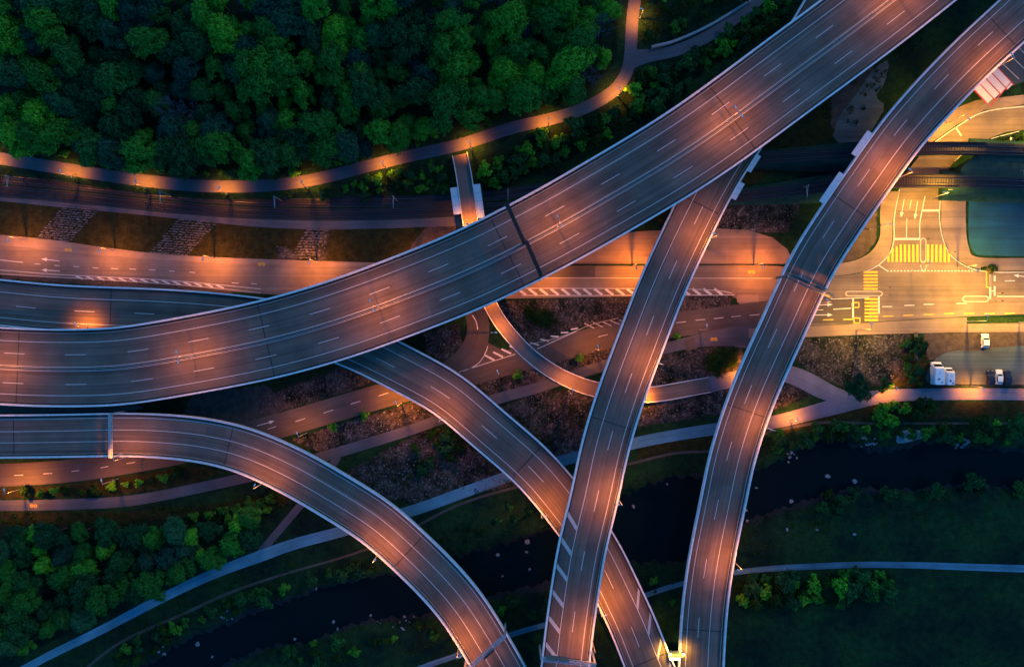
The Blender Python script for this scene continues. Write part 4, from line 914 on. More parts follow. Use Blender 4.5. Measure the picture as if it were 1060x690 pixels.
# ------------------------------------------------------------------ vehicles
M['headlit'] = mat_plain('lit_headlight', (1, 1, .9), .3, 0, .02, 3, (1, .9, .7), 16)
def car(name, u, v, ang, L, Wd, Hh, mat, label, kind='car', cat='car', lights=False, z=0, wp=None):
    x, y = P(u, v, z + .8) if wp is None else wp
    r = empty(name, (x, y, z), ang, label, cat)
    if kind == 'car': prof = [(-L / 2, .35), (-L / 2 + .05, .8), (-L * .40, .95), (L * .20, .92), (L * .46, .75), (L / 2, .5), (L / 2, .3)]; cab = [(-L * .42, .93), (-L * .33, Hh - .08), (-L * .02, Hh), (L * .06, Hh - .05), (L * .21, .92)]
    else: prof = [(-L / 2, .4), (-L / 2, Hh), (L * .22, Hh), (L * .30, Hh - .5), (L * .42, 1.15), (L / 2, .95), (L / 2, .4)]; cab = None
    def loft(mb, pf, w0, w1f):
        n = len(pf); vs = []
        for s_ in (-1, -.82, .82, 1):
            for px_, pz in pf:
                if abs(s_) == 1: vs.append((px_ * .985, s_ * w0, .35 + (pz - .35) * .93 if w1f == 1 else pz * .98))
                else: vs.append((px_, s_ * w0, pz))
        fs = []
        for j in range(3):
            for i in range(n): a = j * n + i; b = j * n + (i + 1) % n; fs.append((a, b, b + n, a + n))
        fs += [tuple(range(n))[::-1], tuple(range(3 * n, 4 * n))]; mb.add(vs, fs)
    m = MB(); loft(m, prof, Wd / 2, 1)
    if cab:
        n = len(cab); vs = [(p[0], -Wd / 2 * (.97 - .16 * (p[1] - .92) / (Hh - .92)), p[1]) for p in cab] + [(p[0], Wd / 2 * (.97 - .16 * (p[1] - .92) / (Hh - .92)), p[1]) for p in cab]
        m.add(vs, [(i, i + 1, i + n + 1, i + n) for i in range(n - 1)] + [tuple(range(n))[::-1], tuple(range(n, 2 * n))])
    bd = m.build('body', mat, r)
    if cab:
        m = MB(); ww = Wd / 2 * .83
        def quadpatch(a, b, w0, w1, e=.012):
            m.add([(a[0], -w0, a[1] + e), (b[0], -w1, b[1] + e), (b[0], w1, b[1] + e), (a[0], w0, a[1] + e)], [(0, 1, 2, 3)])
        quadpatch((L * .20, .935), (L * .07, Hh - .06), Wd * .43, Wd * .37, .02); m.build('windscreen', M['glass'], r)
        m = MB(); quadpatch((-L * .335, Hh - .09), (-L * .41, .96), Wd * .36, Wd * .42, .02); m.build('rear_window', M['glass'], r)
        for s_ in (-1, 1):
            m = MB(); f = lambda q: s_ * (Wd / 2 * (.97 - .16 * (q[1] - .92) / (Hh - .92)) + .012)
            q = [(-L * .36, 1.0), (-L * .30, Hh - .15), (L * .03, Hh - .12), (L * .15, 1.0)]; m.add([(a, f((a, b)), b) for a, b in q], [(0, 1, 2, 3)]); m.build('side_window', M['glass'], r)
    else:
        m = MB(); m.add([(L * .305, -Wd * .42, Hh - .5), (L * .415, -Wd * .42, 1.18), (L * .415, Wd * .42, 1.18), (L * .305, Wd * .42, Hh - .5)], [(0, 1, 2, 3)])
        m.v = [(a + .03, b, c + .02) for a, b, c in m.v]; m.build('windscreen', M['glass'], r)
        for k_, (px_, py_, sx, sy) in enumerate(((.05, 0, .6, .6), (-.25, .12, .5, .45), (-.4, -.2, .35, .35))): 
            m = MB(); m.box((px_ * L, py_ * Wd, Hh + .05), (sx, sy, .1)); m.build('roof_hatch', M['lampgrey' if k_ == 0 else 'glass'], r)
    for sx in (-.31, .31):
        for sy in (-1, 1):
            m = MB(); m.tube((sx * L, sy * (Wd / 2 - .22), .32), (sx * L, sy * (Wd / 2 + .01), .32), .32, .32, 14); m.build('wheel', M['tyre'], r)
    for s_ in (-1, 1):
        m = MB(); m.box((L / 2 - .03, s_ * Wd * .36, .62 if kind == 'car' else .8), (.1, .3, .14)); m.build('headlight', M['headlit'] if lights else M['lampgrey'], r)
        m = MB(); m.box((-L / 2 + .03, s_ * Wd * .38, .75), (.1, .22, .14)); m.build('tail_light', M['red'], r)
    if lights:
        for s_ in (-1, 1):
            l_ = bpy.data.lights.new('headlamp', 'SPOT'); l_.energy = 5000; l_.spot_size = R(26); l_.spot_blend = .6; l_.color = (1, .82, .5); l_.shadow_soft_size = .08
            o = bpy.data.objects.new('headlamp', l_); COL.objects.link(o); o.parent = r; o.location = (L / 2 + .12, s_ * Wd * .36, .62); o.rotation_euler = (0, R(-84), 0)
    return r

car('parked_car', 1020, 352.5, R(90), 4.3, 2.1, 1.5, M['carwhite'], 'white hatchback parked alone just below the main road')
car('parked_car', 1034.5, 390, R(90), 4.5, 1.9, 1.45, M['carwhite'], 'white car parked between two dark cars')
car('parked_car', 1025.5, 391, R(90), 4.5, 1.95, 1.45, M['carblue'], 'dark blue car parked left of the white car')
car('parked_car', 1043.5, 391, R(90), 4.5, 1.95, 1.45, M['carblue'], 'dark car parked right of the white car')
car('camper_van', 968.8, 386, R(90), 6.8, 3.0, 2.9, M['carwhite'], 'large white motorhome parked beside the smaller camper', 'van', 'motorhome')
car('camper_van', 981, 389, R(90), 5.2, 2.4, 2.6, M['carwhite'], 'smaller white camper parked right of the large motorhome', 'van', 'motorhome')

# red and white canopy
c0 = P(1008, 88, 3); c_ = empty('canopy', (c0[0], c0[1], 0), R(-47), 'canopy of four white roof panels in red frames beside the top right ramp', 'canopy')
for i in range(4):
    m = MB(); m.box((0 + i * 0, 0, 0), (.01, .01, .01)) if False else None
    bx = .4; by = i * 2.45
    m.box((3.4 + i * .35, by + .3, 3.0), (7.0, 2.15, .14)); m.build('roof_panel', M['panelwhite'], c_)
m = MB()
for i in range(5): m.box((3.4 + i * .35, i * 2.45 - .92, 3.02), (7.2, .22, .22))
m.box((-.2, 4, 2.98), (.3, 9.8, .2)); m.box((7.6, 4, 2.98), (.3, 9.8, .2), .1); m.build('frame', M['red'], c_)
for x, y in ((.2, -.6), (7, -.6), (.2, 8.6), (7.6, 8.6)): m = MB(); m.tube((x, y, 0), (x, y, 2.9), .08); m.build('post', M['steel'], c_)

# fences, walls, small street furniture
def fence(pts, h, label, z=0, mat='black', name='fence'):
    r = empty(name, (0, 0, 0), 0, label, 'fence'); m = MB(); mp = MB()
    q = catmull(pts, 4); w = [P(a, b, z) for a, b in q]
    for i in range(len(w) - 1):
        for zz in (.3, h * .6, h): m.bar((*w[i], z + zz), (*w[i + 1], z + zz), .05, .05)
        mp.box((*w[i], z + h / 2), (.08, .08, h))
    m.build('rails', M[mat], r); mp.build('posts', M[mat], r)
fence([(955, 398.6), (985, 398.8), (1015, 398.8), (1100, 399)], 1.4, 'dark fence between the parking lot and the riverside path')
fence([(560, 273.6), (620, 273.6), (655, 273.8)], 1.1, 'dark fence along the top of the ground road left of the middle ramp')
fence([(722, 273.8), (760, 273.8), (800, 273.8)], 1.1, 'dark fence along the top of the ground road between the ramps')
r = PTv(np.array([674, 700, 735, 776]), np.array([50, 43, 27, 2])); m = MB()
q = catmull(list(zip(r[0], r[1], r[2])), 8)
for i in range(len(q) - 1): m.bar((q[i][0], q[i][1], q[i][2] + .5), (q[i + 1][0], q[i + 1][1], q[i + 1][2] + .5), .7, 1.4)
tag(m.build('retaining_wall', M['path2'] if 'path2' in M else M['slab']), 'low grey retaining wall beside the blue upper path branch', 'wall')
m = MB(); x, y = P(947, 358); m.box((x, y, .6), (.35, 8.5, 1.2)); m.box((x, y, 1.22), (.5, 8.7, .06)); tag(m.build('garden_wall', M['stone']), 'short pale wall by the dark hedge left of the motorhomes', 'wall')
def sign_post(u, v, ang, label, col='panelwhite', z=0, s=.7):
    x, y = P(u, v, z); r = empty('traffic_signal' if col == 'black' else 'road_sign', (x, y, z), R(ang), label, 'traffic signal' if col == 'black' else 'road sign')
    m = MB(); m.tube((0, 0, 0), (0, 0, 2.9), .06); m.build('post', M['steel'], r)
    m = MB(); m.box((.14, 0, 2.6), (.2 if col == 'black' else .05, .32 if col == 'black' else s, .9 if col == 'black' else s)); m.build('signal_head' if col == 'black' else 'sign_plate', M[col], r)
sign_post(915.5, 298, 0, 'traffic signal on the island end right of the left zebra crossing, upper of two', 'black'); sign_post(916, 305.5, 0, 'traffic signal on the island end right of the left zebra crossing, lower of two', 'black')
sign_post(1032, 303.6, 180, 'traffic signal beside the right stop line, upper of two', 'black'); sign_post(1032, 311.5, 180, 'traffic signal beside the right stop line, lower of two', 'black')
sign_post(956, 249, 90, 'traffic signal at the upper end of the central island', 'black'); sign_post(956, 275, -90, 'white sign at the lower tip of the central island'); sign_post(983, 262, 90, 'traffic signal at the right end of the upper zebra crossing', 'black')
for u, v, a, b in ((985, 195, 3.4, .8), (1008, 195.4, 2.4, 1.0), (1006, 174.5, 2.2, 1.2), (1047, 145, 1.2, 1.2)):
    x, y = P(u, v, 1); m = MB(); m.box((x, y, .75), (a, b, 1.5)); m.box((x, y, 1.54), (a + .2, b + .2, .08)); 
    tag(m.build('equipment_cabinet', M['panelwhite']), {985: 'long pale cabinet just below the lower railway bridge', 1008: 'pale cabinet at the top edge of the blue yard', 1006: 'pale cabinet between the two railway tracks', 1047: 'square pale cabinet above the upper railway track at the right'}[u], 'cabinet')

# ------------------------------------------------------------------ trees
def crown_mesh(seed, Rr, Hh, nl, count, mat, leaf=.42, flat=.75):
    rs = np.random.RandomState(seed)
    lob = []
    for i in range(nl):
        a = rs.uniform(0, 2 * math.pi); rr = Rr * .82 * math.sqrt(rs.uniform(0, 1)); z = Hh * (.42 + .36 * rs.uniform() * (1 - .8 * rr / Rr))
        lob.append((rr * math.cos(a), rr * math.sin(a), z, Rr * rs.uniform(.15, .38)))
    lob.append((0, 0, Hh * .68, Rr * .5)); lob = np.array(lob)
    pr = lob[:, 3] ** 2; pick = rs.choice(len(lob), count, p=pr / pr.sum())
    d = rs.normal(size=(count, 3)); d[:, 2] = np.abs(d[:, 2]) * 1.1 - .25; d /= np.linalg.norm(d, axis=1)[:, None]
    rad = lob[pick, 3] * (1 - .38 * rs.uniform(size=count) ** 2) * (1 + .30 * np.sin(d[:, 0] * 7 + pick) * np.cos(d[:, 1] * 6))
    rad = rad * np.where(rs.uniform(size=count) < .14, rs.uniform(1.0, 1.4, count), 1)
    c = lob[pick, :3] + d * rad[:, None] * np.array([1, 1, flat])
    nrm = d + rs.normal(size=(count, 3)) * .55; nrm[:, 2] += .25; nrm /= np.linalg.norm(nrm, axis=1)[:, None]
    t = np.cross(nrm, rs.normal(size=(count, 3))); t /= np.linalg.norm(t, axis=1)[:, None]; b = np.cross(nrm, t)
    s = leaf * rs.uniform(.5, 1.2, count)[:, None]
    v = np.stack([c - t * s * .6 - b * s * .15, c - b * s * .5, c + t * s * .7, c + b * s * .5], 1).reshape(-1, 3)
    f = np.arange(count * 4).reshape(-1, 4)
    me = bpy.data.meshes.new('crown'); me.vertices.add(len(v)); me.vertices.foreach_set('co', v.ravel().astype('f4'))
    me.loops.add(f.size); me.loops.foreach_set('vertex_index', f.ravel().astype('i4')); me.polygons.add(count)
    me.polygons.foreach_set('loop_start', np.arange(0, f.size, 4, dtype='i4')); me.update(calc_edges=True); me.materials.append(mat)
    return me, lob
def trunk_mesh(lob, Hh, r0=.28):
    m = MB(); m.tube((0, 0, -.5), (0, 0, Hh * .45), r0, r0 * .6, 7)
    for l in lob[:6]: m.tube((0, 0, Hh * .3), (l[0], l[1], l[2]), r0 * .45, r0 * .12, 5)
    return m.mesh('trunk', M['bark'])
def bare_mesh(seed, Rr, Hh):
    rs = random.Random(seed); m = MB()
    def grow(p, d, L, r, n):
        q = p + d * L; m.tube(p, q, r, r * .6, 4, False)
        if n == 0: return
        for _ in range(4 if n > 1 else 5):
            e = (d + Vector((rs.uniform(-1, 1), rs.uniform(-1, 1), rs.uniform(-.3, .6))) * .8).normalized(); grow(p + d * L * rs.uniform(.6, 1), e, L * rs.uniform(.55, .8), r * .55, n - 1)
    m.tube((0, 0, -.5), (0, 0, Hh * .35), .3, .22, 6)
    for i in range(6):
        a = i * 1.05 + rs.uniform(-.3, .3); grow(Vector((0, 0, Hh * .33)), Vector((math.cos(a) * .8, math.sin(a) * .8, .8)).normalized(), Rr * .55, .12, 3)
    return m.mesh('branches', M['bare'])
def make_tree(name, seed, Rr, Hh, mat, nl=34, count=9500, leaf=.29, flat=.75):
    r = empty(name, (0, 0, -500)); me, lob = crown_mesh(seed, Rr, Hh, nl, count, M[mat], leaf, flat); link('crown', me, r); link('trunk', trunk_mesh(lob, Hh, .28 if Hh > 6 else .08), r); return r
TREES = [make_tree('deciduous_tree', 1, 4.3, 13, 'leafA'), make_tree('deciduous_tree', 2, 3.6, 12, 'leafB'), make_tree('deciduous_tree', 3, 4.6, 14, 'leafB', 18), make_tree('deciduous_tree', 4, 3.4, 11, 'leafC'),
         make_tree('deciduous_tree', 5, 4.2, 12, 'leafC', 16), make_tree('deciduous_tree', 6, 3.8, 13, 'leafD'), make_tree('deciduous_tree', 7, 3.2, 11, 'leafA', 10), make_tree('deciduous_tree', 8, 4.0, 12, 'leafD')]
SHR = [make_tree('shrub', 21, 1.6, 2.6, 'hedge', 9, 900, .30), make_tree('shrub', 22, 1.3, 2.2, 'leafB', 8, 800, .28), make_tree('shrub', 23, 2.0, 3.2, 'leafC', 12, 1200, .32), make_tree('shrub', 24, 1.5, 2.4, 'leafA', 8, 800, .28)]
bare = empty('bare_tree', (0, 0, -500)); link('branches', bare_mesh(4, 4.5, 12), bare)
used = set()
def put(proto, u, v, sc, label, group, cat, zdz=8, rot=None):
    x, y, z = PT(u, v, zdz)
    o = proto if proto.name not in used else copy_tree(proto); used.add(proto.name)
    o.location = (x, y, z - .1); qx = random.uniform(.78, 1.22); o.scale = (sc * qx, sc / qx, sc * random.uniform(.85, 1.2)); o.rotation_euler = (0, 0, random.uniform(0, 6.28) if rot is None else rot)
    tag(o, label, cat, group); return o
def inside(poly, u, v): return sdist(np.array([u]), np.array([v]), poly)[0] < 0
def scatter(poly, n, dmin, rnd, margin=0):
    us = [p[0] for p in poly]; vs = [p[1] for p in poly]; out = []; k_ = 0
    while len(out) < n and k_ < n * 60:
        k_ += 1; u = rnd.uniform(min(us), max(us)); v = rnd.uniform(min(vs), max(vs))
        if sdist(np.array([u]), np.array([v]), poly)[0] < -margin and all((u - a) ** 2 + (v - b) ** 2 > dmin ** 2 for a, b in out): out.append((u, v))
    return out
rn = random.Random(11)
F1 = [(-25, -22), (640, -22), (636, 55), (620, 88), (585, 104), (530, 116), (430, 144), (330, 168), (280, 176), (200, 176), (100, 163), (-25, 142)]
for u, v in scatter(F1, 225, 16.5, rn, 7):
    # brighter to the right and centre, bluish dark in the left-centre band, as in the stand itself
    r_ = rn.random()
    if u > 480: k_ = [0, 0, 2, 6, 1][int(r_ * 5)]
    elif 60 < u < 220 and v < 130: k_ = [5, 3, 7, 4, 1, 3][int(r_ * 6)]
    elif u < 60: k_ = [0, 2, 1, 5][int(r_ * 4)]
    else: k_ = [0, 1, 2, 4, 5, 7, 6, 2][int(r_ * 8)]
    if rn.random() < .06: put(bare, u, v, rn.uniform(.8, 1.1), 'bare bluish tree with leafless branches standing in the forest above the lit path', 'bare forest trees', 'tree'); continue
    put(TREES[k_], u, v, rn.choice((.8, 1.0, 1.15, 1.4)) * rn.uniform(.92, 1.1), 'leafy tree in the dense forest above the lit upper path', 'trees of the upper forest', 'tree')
F5 = [(-20, 548), (60, 545), (150, 545), (240, 536), (290, 520), (262, 556), (225, 580), (180, 600), (100, 638), (40, 664), (0, 682), (-20, 690)]
for u, v in scatter(F5, 62, 15, rn, 3):
    k_ = [1, 3, 4, 5, 7, 2, 4, 6][int(rn.random() * 8)]
    put(TREES[k_], u, v, rn.uniform(.8, 1.2), 'leafy tree in the wood at the lower left beside the blue path', 'trees of the lower left wood', 'tree', 6)
put(TREES[6], 25, 668, .9, 'bright green tree at the lower left corner beside the blue path', None, 'tree', 6)
put(TREES[4], 893, 402, .95, 'large dark round tree standing beside the riverside path', None, 'tree', 8)
put(SHR[2], 916, 398, 1.3, 'small dark tree touching the large round one on its right', None, 'tree', 2)
# shrubs
def shrubs(poly, n, dmin, label, group, kinds=(0, 1, 2, 3), s=(.8, 1.3), m_=1):
    for u, v in scatter(poly, n, dmin, rn, m_): put(SHR[kinds[int(rn.random() * len(kinds))]], u, v, rn.uniform(*s), label, group, 'shrub', 1.5)
shrubs([(500, 168), (560, 140), (640, 112), (664, 76), (700, 66), (790, 6), (815, -5), (820, 10), (690, 104), (590, 162), (515, 198), (498, 196)], 62, 10, 'leafy shrub on the slope between the upper path and the motorway viaduct', 'shrubs above the motorway viaduct', s=(1.0, 1.9))
shrubs([(668, -8), (775, -8), (740, 18), (700, 38), (668, 44)], 12, 10, 'leafy shrub in the triangle between the two upper paths', 'shrubs between the upper paths', s=(1.0, 1.7))
shrubs([(325, 195), (370, 184), (430, 172), (466, 168), (464, 196), (400, 203), (330, 205)], 22, 8, 'leafy shrub on the railway bank left of the footbridge', 'shrubs left of the footbridge', s=(.8, 1.5))
shrubs([(0, 150), (100, 170), (200, 181), (290, 182), (330, 174), (430, 150), (520, 122), (600, 102), (600, 96), (430, 142), (290, 172), (200, 172), (100, 160), (0, 140)], 40, 7, 'low shrub along the forest edge above the upper path', 'shrubs at the forest edge', s=(.7, 1.4), m_=.5)
shrubs([(855, 20), (925, -10), (960, -10), (900, 70), (860, 115), (845, 130), (830, 135)], 8, 12, 'dark shrub between the motorway and the right-hand ramp', 'dark shrubs between the viaducts', (2, 2, 0), (1, 1.7))
shrubs([(790, 446), (860, 436), (1060, 432), (1060, 462), (990, 456), (950, 452), (880, 454), (840, 455), (800, 478)], 34, 9, 'green shrub on the upper river bank right of the ramps', 'shrubs on the upper river bank', s=(.8, 1.7))
shrubs([(900, 418), (960, 416), (970, 432), (905, 436)], 8, 9, 'bright shrub between the riverside path and the river', 'shrubs below the riverside path', (3, 0), (1.2, 1.9))
shrubs([(762, 600), (850, 592), (920, 592), (925, 612), (900, 622), (850, 624), (800, 622), (762, 628)], 26, 9.5, 'green shrub in the hedge row below the meadow path', 'shrubs of the meadow hedge row', s=(1.2, 2.2))
shrubs([(850, 505), (890, 508), (870, 532), (848, 526)], 5, 9, 'dark shrub on the lower river bank in the meadow', 'shrubs on the lower river bank', (2, 0), (1, 1.5))
for u, v in ((1005, 498), (920, 510), (965, 508), (1055, 506)): put(SHR[2], u, v, rn.uniform(1.3, 2), 'round dark shrub on the lower river bank towards the right edge', 'round shrubs on the lower river bank', 'shrub', 1.5)
shrubs([(150, 655), (200, 640), (260, 610), (330, 590), (380, 578), (390, 590), (300, 612), (200, 652), (150, 682), (120, 690), (110, 680)], 26, 9, 'green shrub on the river bank below the blue path', 'shrubs on the lower left river bank', (1, 2, 0), (.8, 1.7))
shrubs([(260, 690), (300, 672), (370, 650), (450, 645), (450, 660), (330, 690)], 14, 9, 'dark shrub on the far river bank at the bottom edge', 'shrubs on the bottom river bank', (1, 2, 0), (.8, 1.5))
shrubs([(480, 620), (560, 615), (700, 590), (700, 640), (660, 600), (560, 640), (500, 640)], 8, 10, 'dark shrub on the river bank below the viaducts', 'shrubs below the viaducts', (2, 1), (.8, 1.3))
shrubs([(470, 545), (540, 520), (570, 530), (480, 562)], 8, 10, 'small shrub on the grassy bank between the curved viaducts', 'shrubs between the curved viaducts', (0, 2), (.6, 1.0))
shrubs([(10, 508), (100, 504), (180, 488), (215, 484), (190, 496), (60, 514)], 12, 8, 'lit green shrub on the verge between the lower street and footpath', 'shrubs on the lower street verge', (3, 0), (.8, 1.3))
shrubs([(240, 520), (290, 512), (280, 528), (230, 540), (190, 545), (190, 535)], 10, 9, 'green shrub at the corner of the lower left wood', 'shrubs at the wood corner', (3, 1), (1, 1.5))
shrubs([(930, 352), (955, 348), (958, 398), (935, 400), (938, 375)], 10, 8, 'dark hedge shrub left of the motorhomes', 'hedge left of the motorhomes', (0, 2), (.8, 1.2))
for u, v, s_, lb in ((344, 442, 1.1, 'small round shrub on the pale verge, left of the pair beside the lower street'), (378, 430, 1.1, 'small round shrub on the verge, right of the pair beside the lower street'), (536, 387, 1.2, 'bright round shrub below the footbridge beside the footpath'), (600, 370, 1.0, 'lit round shrub beside the lower street left of the middle ramp'), (701, 348, .9, 'small shrub on the island right of the middle ramp')): put(SHR[3], u, v, s_, lb, None, 'shrub', 1.2)
for u0, v0, du, dv, n, lb in ((557, 328, 18, 8, 26, 'clump of dark ivy shrub on the rubble beside the footbridge'), (745, 374, 15, 11, 26, 'dense dark bush beside the footbridge landing')):
    m = MB(); me, lob = crown_mesh(50 + n + u0, 4.2, 2.2, 30, 5200, M['hedge'], .32, .5); r = empty('bush', (*P(u0, v0), 0), R(-25 if u0 < 700 else 25), lb, 'shrub'); r.scale = (1.45, .75 if u0 < 700 else 1.0, .8); link('foliage', me, r)
shrubs([(425, 448), (468, 446), (482, 470), (470, 488), (436, 492), (418, 470)], 9, 9, 'dark shrub on the rubble between footpath and riverside path', 'shrubs on the dark rubble', (0, 2), (.9, 1.6))
shrubs([(1020, 146), (1060, 138), (1060, 148), (1025, 151)], 5, 7, 'dark shrub inside the bend of the slip road', 'shrubs inside the slip road bend', (2, 0), (.7, 1.2))
sheet('verge', smooth_poly([(1012, 160), (1130, 160), (1130, 185), (992, 184), (998, 170)], 1), 4.7, M['emb'], thick=5); sheet('verge', smooth_poly([(1016, 149), (1056, 136), (1130, 134), (1130, 154), (1016, 154)], 1), .02, M['emb'])
# grass island at the right of the main road
sheet('grass_island', [(1001, 329), (1130, 327), (1130, 333), (1001, 334.5)], .16, M['hedge'], thick=.3)
shrubs([(1018, 276), (1034, 275), (1034, 280), (1018, 280)], 5, 3, 'low shrub on the footway below the blue yard', 'low shrubs below the blue yard', (0,), (.5, .6), 0)

# ------------------------------------------------------------------ undergrowth: one mass of low scrub along banks and verges
def undergrowth(name, regions, mat, seed):
    rs = np.random.RandomState(seed); Q = []
    lines = [np.array(catmull([(a[0], a[1]) for a in q], 6)) for q in (P3P, P2P, PATH1, [(262, 580), (292, 545), (335, 495), (350, 472)], [(400, 705), (479, 676), (562, 647), (690, 608), (800, 588), (960, 585), (1120, 590)], [(652, 62), (708, 50), (746, 30), (785, 0)], [(0, 190), (200, 210), (520, 209), (765, 203)])]
    for poly, n in regions:
        us = [p[0] for p in poly]; vs = [p[1] for p in poly]; U = rs.uniform(min(us), max(us), n); Vv = rs.uniform(min(vs), max(vs), n)
        ok = sdist(U, Vv, poly) < 0; ok &= np.sin(U * .11 + 2) * np.cos(Vv * .13 + U * .05) + rs.uniform(-.8, .8, n) > -.25
        for L in lines: ok &= np.min(np.hypot(U[:, None] - L[None, :, 0], Vv[:, None] - L[None, :, 1]), 1) > 8
        U, Vv = U[ok], Vv[ok]; x, y, z = PTv(U, Vv, .3); ok = z > -2.3; x, y, z = x[ok], y[ok], z[ok]
        for a, b, c in zip(x, y, z):
            k_ = 26; r_ = rs.uniform(.4, 1.15); d = rs.normal(size=(k_, 3)); d[:, 2] = np.abs(d[:, 2]); d /= np.linalg.norm(d, axis=1)[:, None]
            ce = np.array([a, b, c]) + d * r_ * np.array([1, 1, .8]); nr = d + rs.normal(size=(k_, 3)) * .5; nr /= np.linalg.norm(nr, axis=1)[:, None]
            t = np.cross(nr, rs.normal(size=(k_, 3))); t /= np.linalg.norm(t, axis=1)[:, None]; bb = np.cross(nr, t); s_ = rs.uniform(.12, .3, (k_, 1))
            Q.append(np.stack([ce - t * s_, ce - bb * s_ * .6, ce + t * s_, ce + bb * s_ * .6], 1).reshape(-1, 3))
    v = np.vstack(Q); n = len(v) // 4; me = bpy.data.meshes.new(name); me.vertices.add(len(v)); me.vertices.foreach_set('co', v.ravel().astype('f4'))
    me.loops.add(n * 4); me.loops.foreach_set('vertex_index', np.arange(n * 4, dtype='i4')); me.polygons.add(n); me.polygons.foreach_set('loop_start', np.arange(0, n * 4, 4, dtype='i4')); me.update(calc_edges=True); me.materials.append(M[mat])
    tag(link(name, me), kind='stuff')
undergrowth('undergrowth', [
    ([(120, 690), (165, 655), (245, 612), (330, 584), (440, 560), (520, 535), (640, 500), (760, 466), (860, 436), (1060, 428), (1060, 466), (900, 462), (800, 492), (690, 500), (560, 552), (440, 590), (330, 605), (245, 640), (160, 690)], 2600),
    ([(250, 692), (290, 666), (380, 645), (470, 636), (560, 615), (690, 585), (780, 540), (860, 520), (1060, 512), (1060, 530), (860, 545), (790, 580), (690, 612), (560, 650), (470, 680), (300, 692)], 1100),
    ([(40, 690), (110, 655), (240, 590), (320, 565), (340, 572), (240, 612), (120, 670), (70, 692)], 350),
    ([(760, 598), (920, 592), (930, 610), (890, 626), (760, 632)], 420), ([(500, 168), (640, 110), (670, 70), (800, -5), (830, 0), (690, 108), (590, 165), (500, 205)], 900), ([(668, -8), (775, -8), (700, 38), (668, 44)], 260),
    ([(0, 150), (200, 180), (290, 182), (430, 150), (600, 102), (640, 60), (640, 40), (600, 84), (430, 138), (290, 168), (200, 168), (0, 138)], 500), ([(0, 172), (200, 200), (330, 196), (460, 168), (460, 200), (330, 206), (200, 203), (0, 182)], 420),
    ([(0, 530), (200, 522), (300, 506), (310, 520), (262, 560), (240, 545), (0, 550)], 600), ([(850, 120), (870, 60), (940, -10), (1000, -10), (900, 110), (870, 145)], 350), ([(1005, 160), (1060, 160), (1060, 182), (995, 182)], 120),
    ([(310, 505), (370, 480), (450, 440), (545, 500), (430, 522)], 320), ([(470, 440), (560, 408), (640, 415), (605, 470), (540, 480)], 160)], 'hedge', 5)
# ------------------------------------------------------------------ stones
def rock_mesh(seed, flat=.6):
    rs = random.Random(seed); import bmesh
    bm = bmesh.new(); bmesh.ops.create_icosphere(bm, subdivisions=1, radius=1)
    for v in bm.verts: v.co *= rs.uniform(.75, 1.15); v.co.z *= flat
    me = bpy.data.meshes.new('rock'); bm.to_mesh(me); bm.free(); return me
def rubble():
    rs = np.random.RandomState(9); base = []
    for s in range(4):
        me = rock_mesh(s, .7); base.append((np.array([v.co[:] for v in me.vertices]), np.array([p.vertices[:] for p in me.polygons]))); bpy.data.meshes.remove(me)
    V = []; Fc = []; nb = 0
    for poly in RUBBLE:
        us = [p[0] for p in poly]; vs = [p[1] for p in poly]; area = (max(us) - min(us)) * (max(vs) - min(vs)); n = int(area * .11)
        U = rs.uniform(min(us), max(us), n); Vv = rs.uniform(min(vs), max(vs), n); ok = sdist(U, Vv, poly) < -1.5
        for u, v in zip(U[ok], Vv[ok]):
            x, y = P(u, v); b, f = base[rs.randint(4)]; s = .10 + .22 * rs.uniform() ** 3; a = rs.uniform(0, 6.28); R2 = np.array([[math.cos(a), -math.sin(a), 0], [math.sin(a), math.cos(a), 0], [0, 0, 1]])
            V.append(b @ R2.T * s + np.array([x, y, s * .2])); Fc.append(f + nb); nb += len(b)
    V = np.vstack(V); Fc = np.vstack(Fc); me = bpy.data.meshes.new('rubble_stones'); me.from_pydata(V.tolist(), [], Fc.tolist()); me.materials.append(M['stone'])
    tag(link('rubble_stones', me), kind='stuff')
rubble()
rp = [empty('boulder', (0, 0, -500))]; bpy.data.objects.remove(rp[0])
RK = [rock_mesh(60 + i) for i in range(4)]
for me in RK: me.materials.append(M['stonepale'])
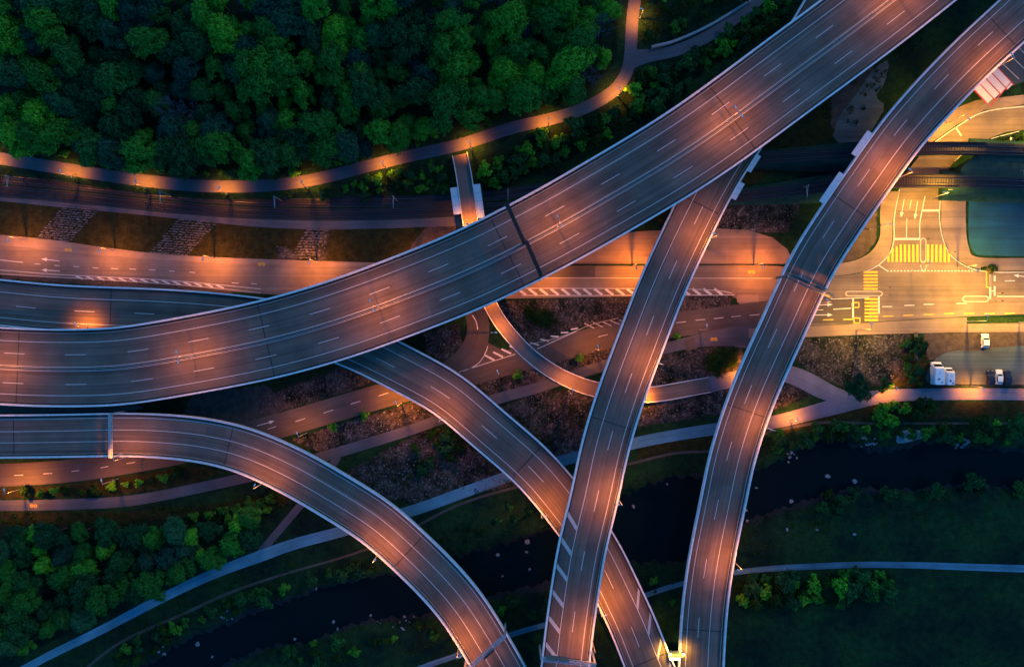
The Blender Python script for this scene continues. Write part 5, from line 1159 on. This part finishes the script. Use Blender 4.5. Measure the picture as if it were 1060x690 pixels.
def boulders(lst, label, group):
    for u, v, s in lst:
        x, y, z = PT(u, v, .3); o = link('boulder', RK[rn.randint(0, 3)]); o.location = (x, y, max(z, -2.5) + s * .15); o.scale = (s, s * rn.uniform(.6, 1), s * .7); o.rotation_euler = (0, 0, rn.uniform(0, 6)); tag(o, label, 'boulder', group)
boulders([(rn.uniform(812, 824), rn.uniform(468, 478), rn.uniform(.4, .9)) for _ in range(7)] + [(rn.uniform(888, 912), rn.uniform(452, 462), rn.uniform(.3, .8)) for _ in range(10)] + [(rn.uniform(985, 1005), rn.uniform(453, 463), rn.uniform(.3, .9)) for _ in range(10)], 'pale boulder on the upper bank of the river at the right', 'boulders on the upper right river bank')
boulders([(855, 492, 1.0), (883, 497, .9), (818, 518, .8), (771, 527, .7), (782, 504, .5), (775, 540, .7), (815, 548, .8), (846, 548, .6), (885, 553, .7)], 'lone pale boulder in the river and meadow right of the ramps', 'lone boulders right of the ramps')
boulders([(640, 520, .7), (655, 523, .8), (546, 560, 1.1), (545, 570, .6), (515, 573, .7), (520, 595, .5), (548, 588, .5), (690, 500, .5)], 'pale boulder in the river between the viaducts', 'boulders between the viaducts')
boulders([(206, 665, .9), (221, 678, .6), (346, 642, .8), (350, 650, .7), (384, 636, .5), (306, 660, .6)] + [(rn.uniform(160, 172), rn.uniform(664, 676), rn.uniform(.3, .7)) for _ in range(7)] + [(rn.uniform(228, 240), rn.uniform(632, 642), rn.uniform(.3, .6)) for _ in range(5)] + [(rn.uniform(390, 430), rn.uniform(638, 652), rn.uniform(.25, .55)) for _ in range(12)] + [(rn.uniform(320, 330), rn.uniform(607, 612), .5) for _ in range(3)], 'pale boulder in the river at the lower left', 'boulders in the lower left river')
sb = smooth_poly([(928, 452), (930, 446), (945, 444), (955, 446), (957, 452), (950, 455), (938, 458), (928, 459)], 1)
m = MB(); m.prism([P(a, b, .1) for a, b in sb], -3.2, .12); tag(uvmesh(m, 'gravel_bank', M['shoal']) if 'shoal' in M else m.build('gravel_bank', M['stonepale']), kind='structure')
for pr in TREES + SHR + [bare]:
    if pr.name not in used:
        for ch in list(pr.children): bpy.data.objects.remove(ch)
        bpy.data.objects.remove(pr)
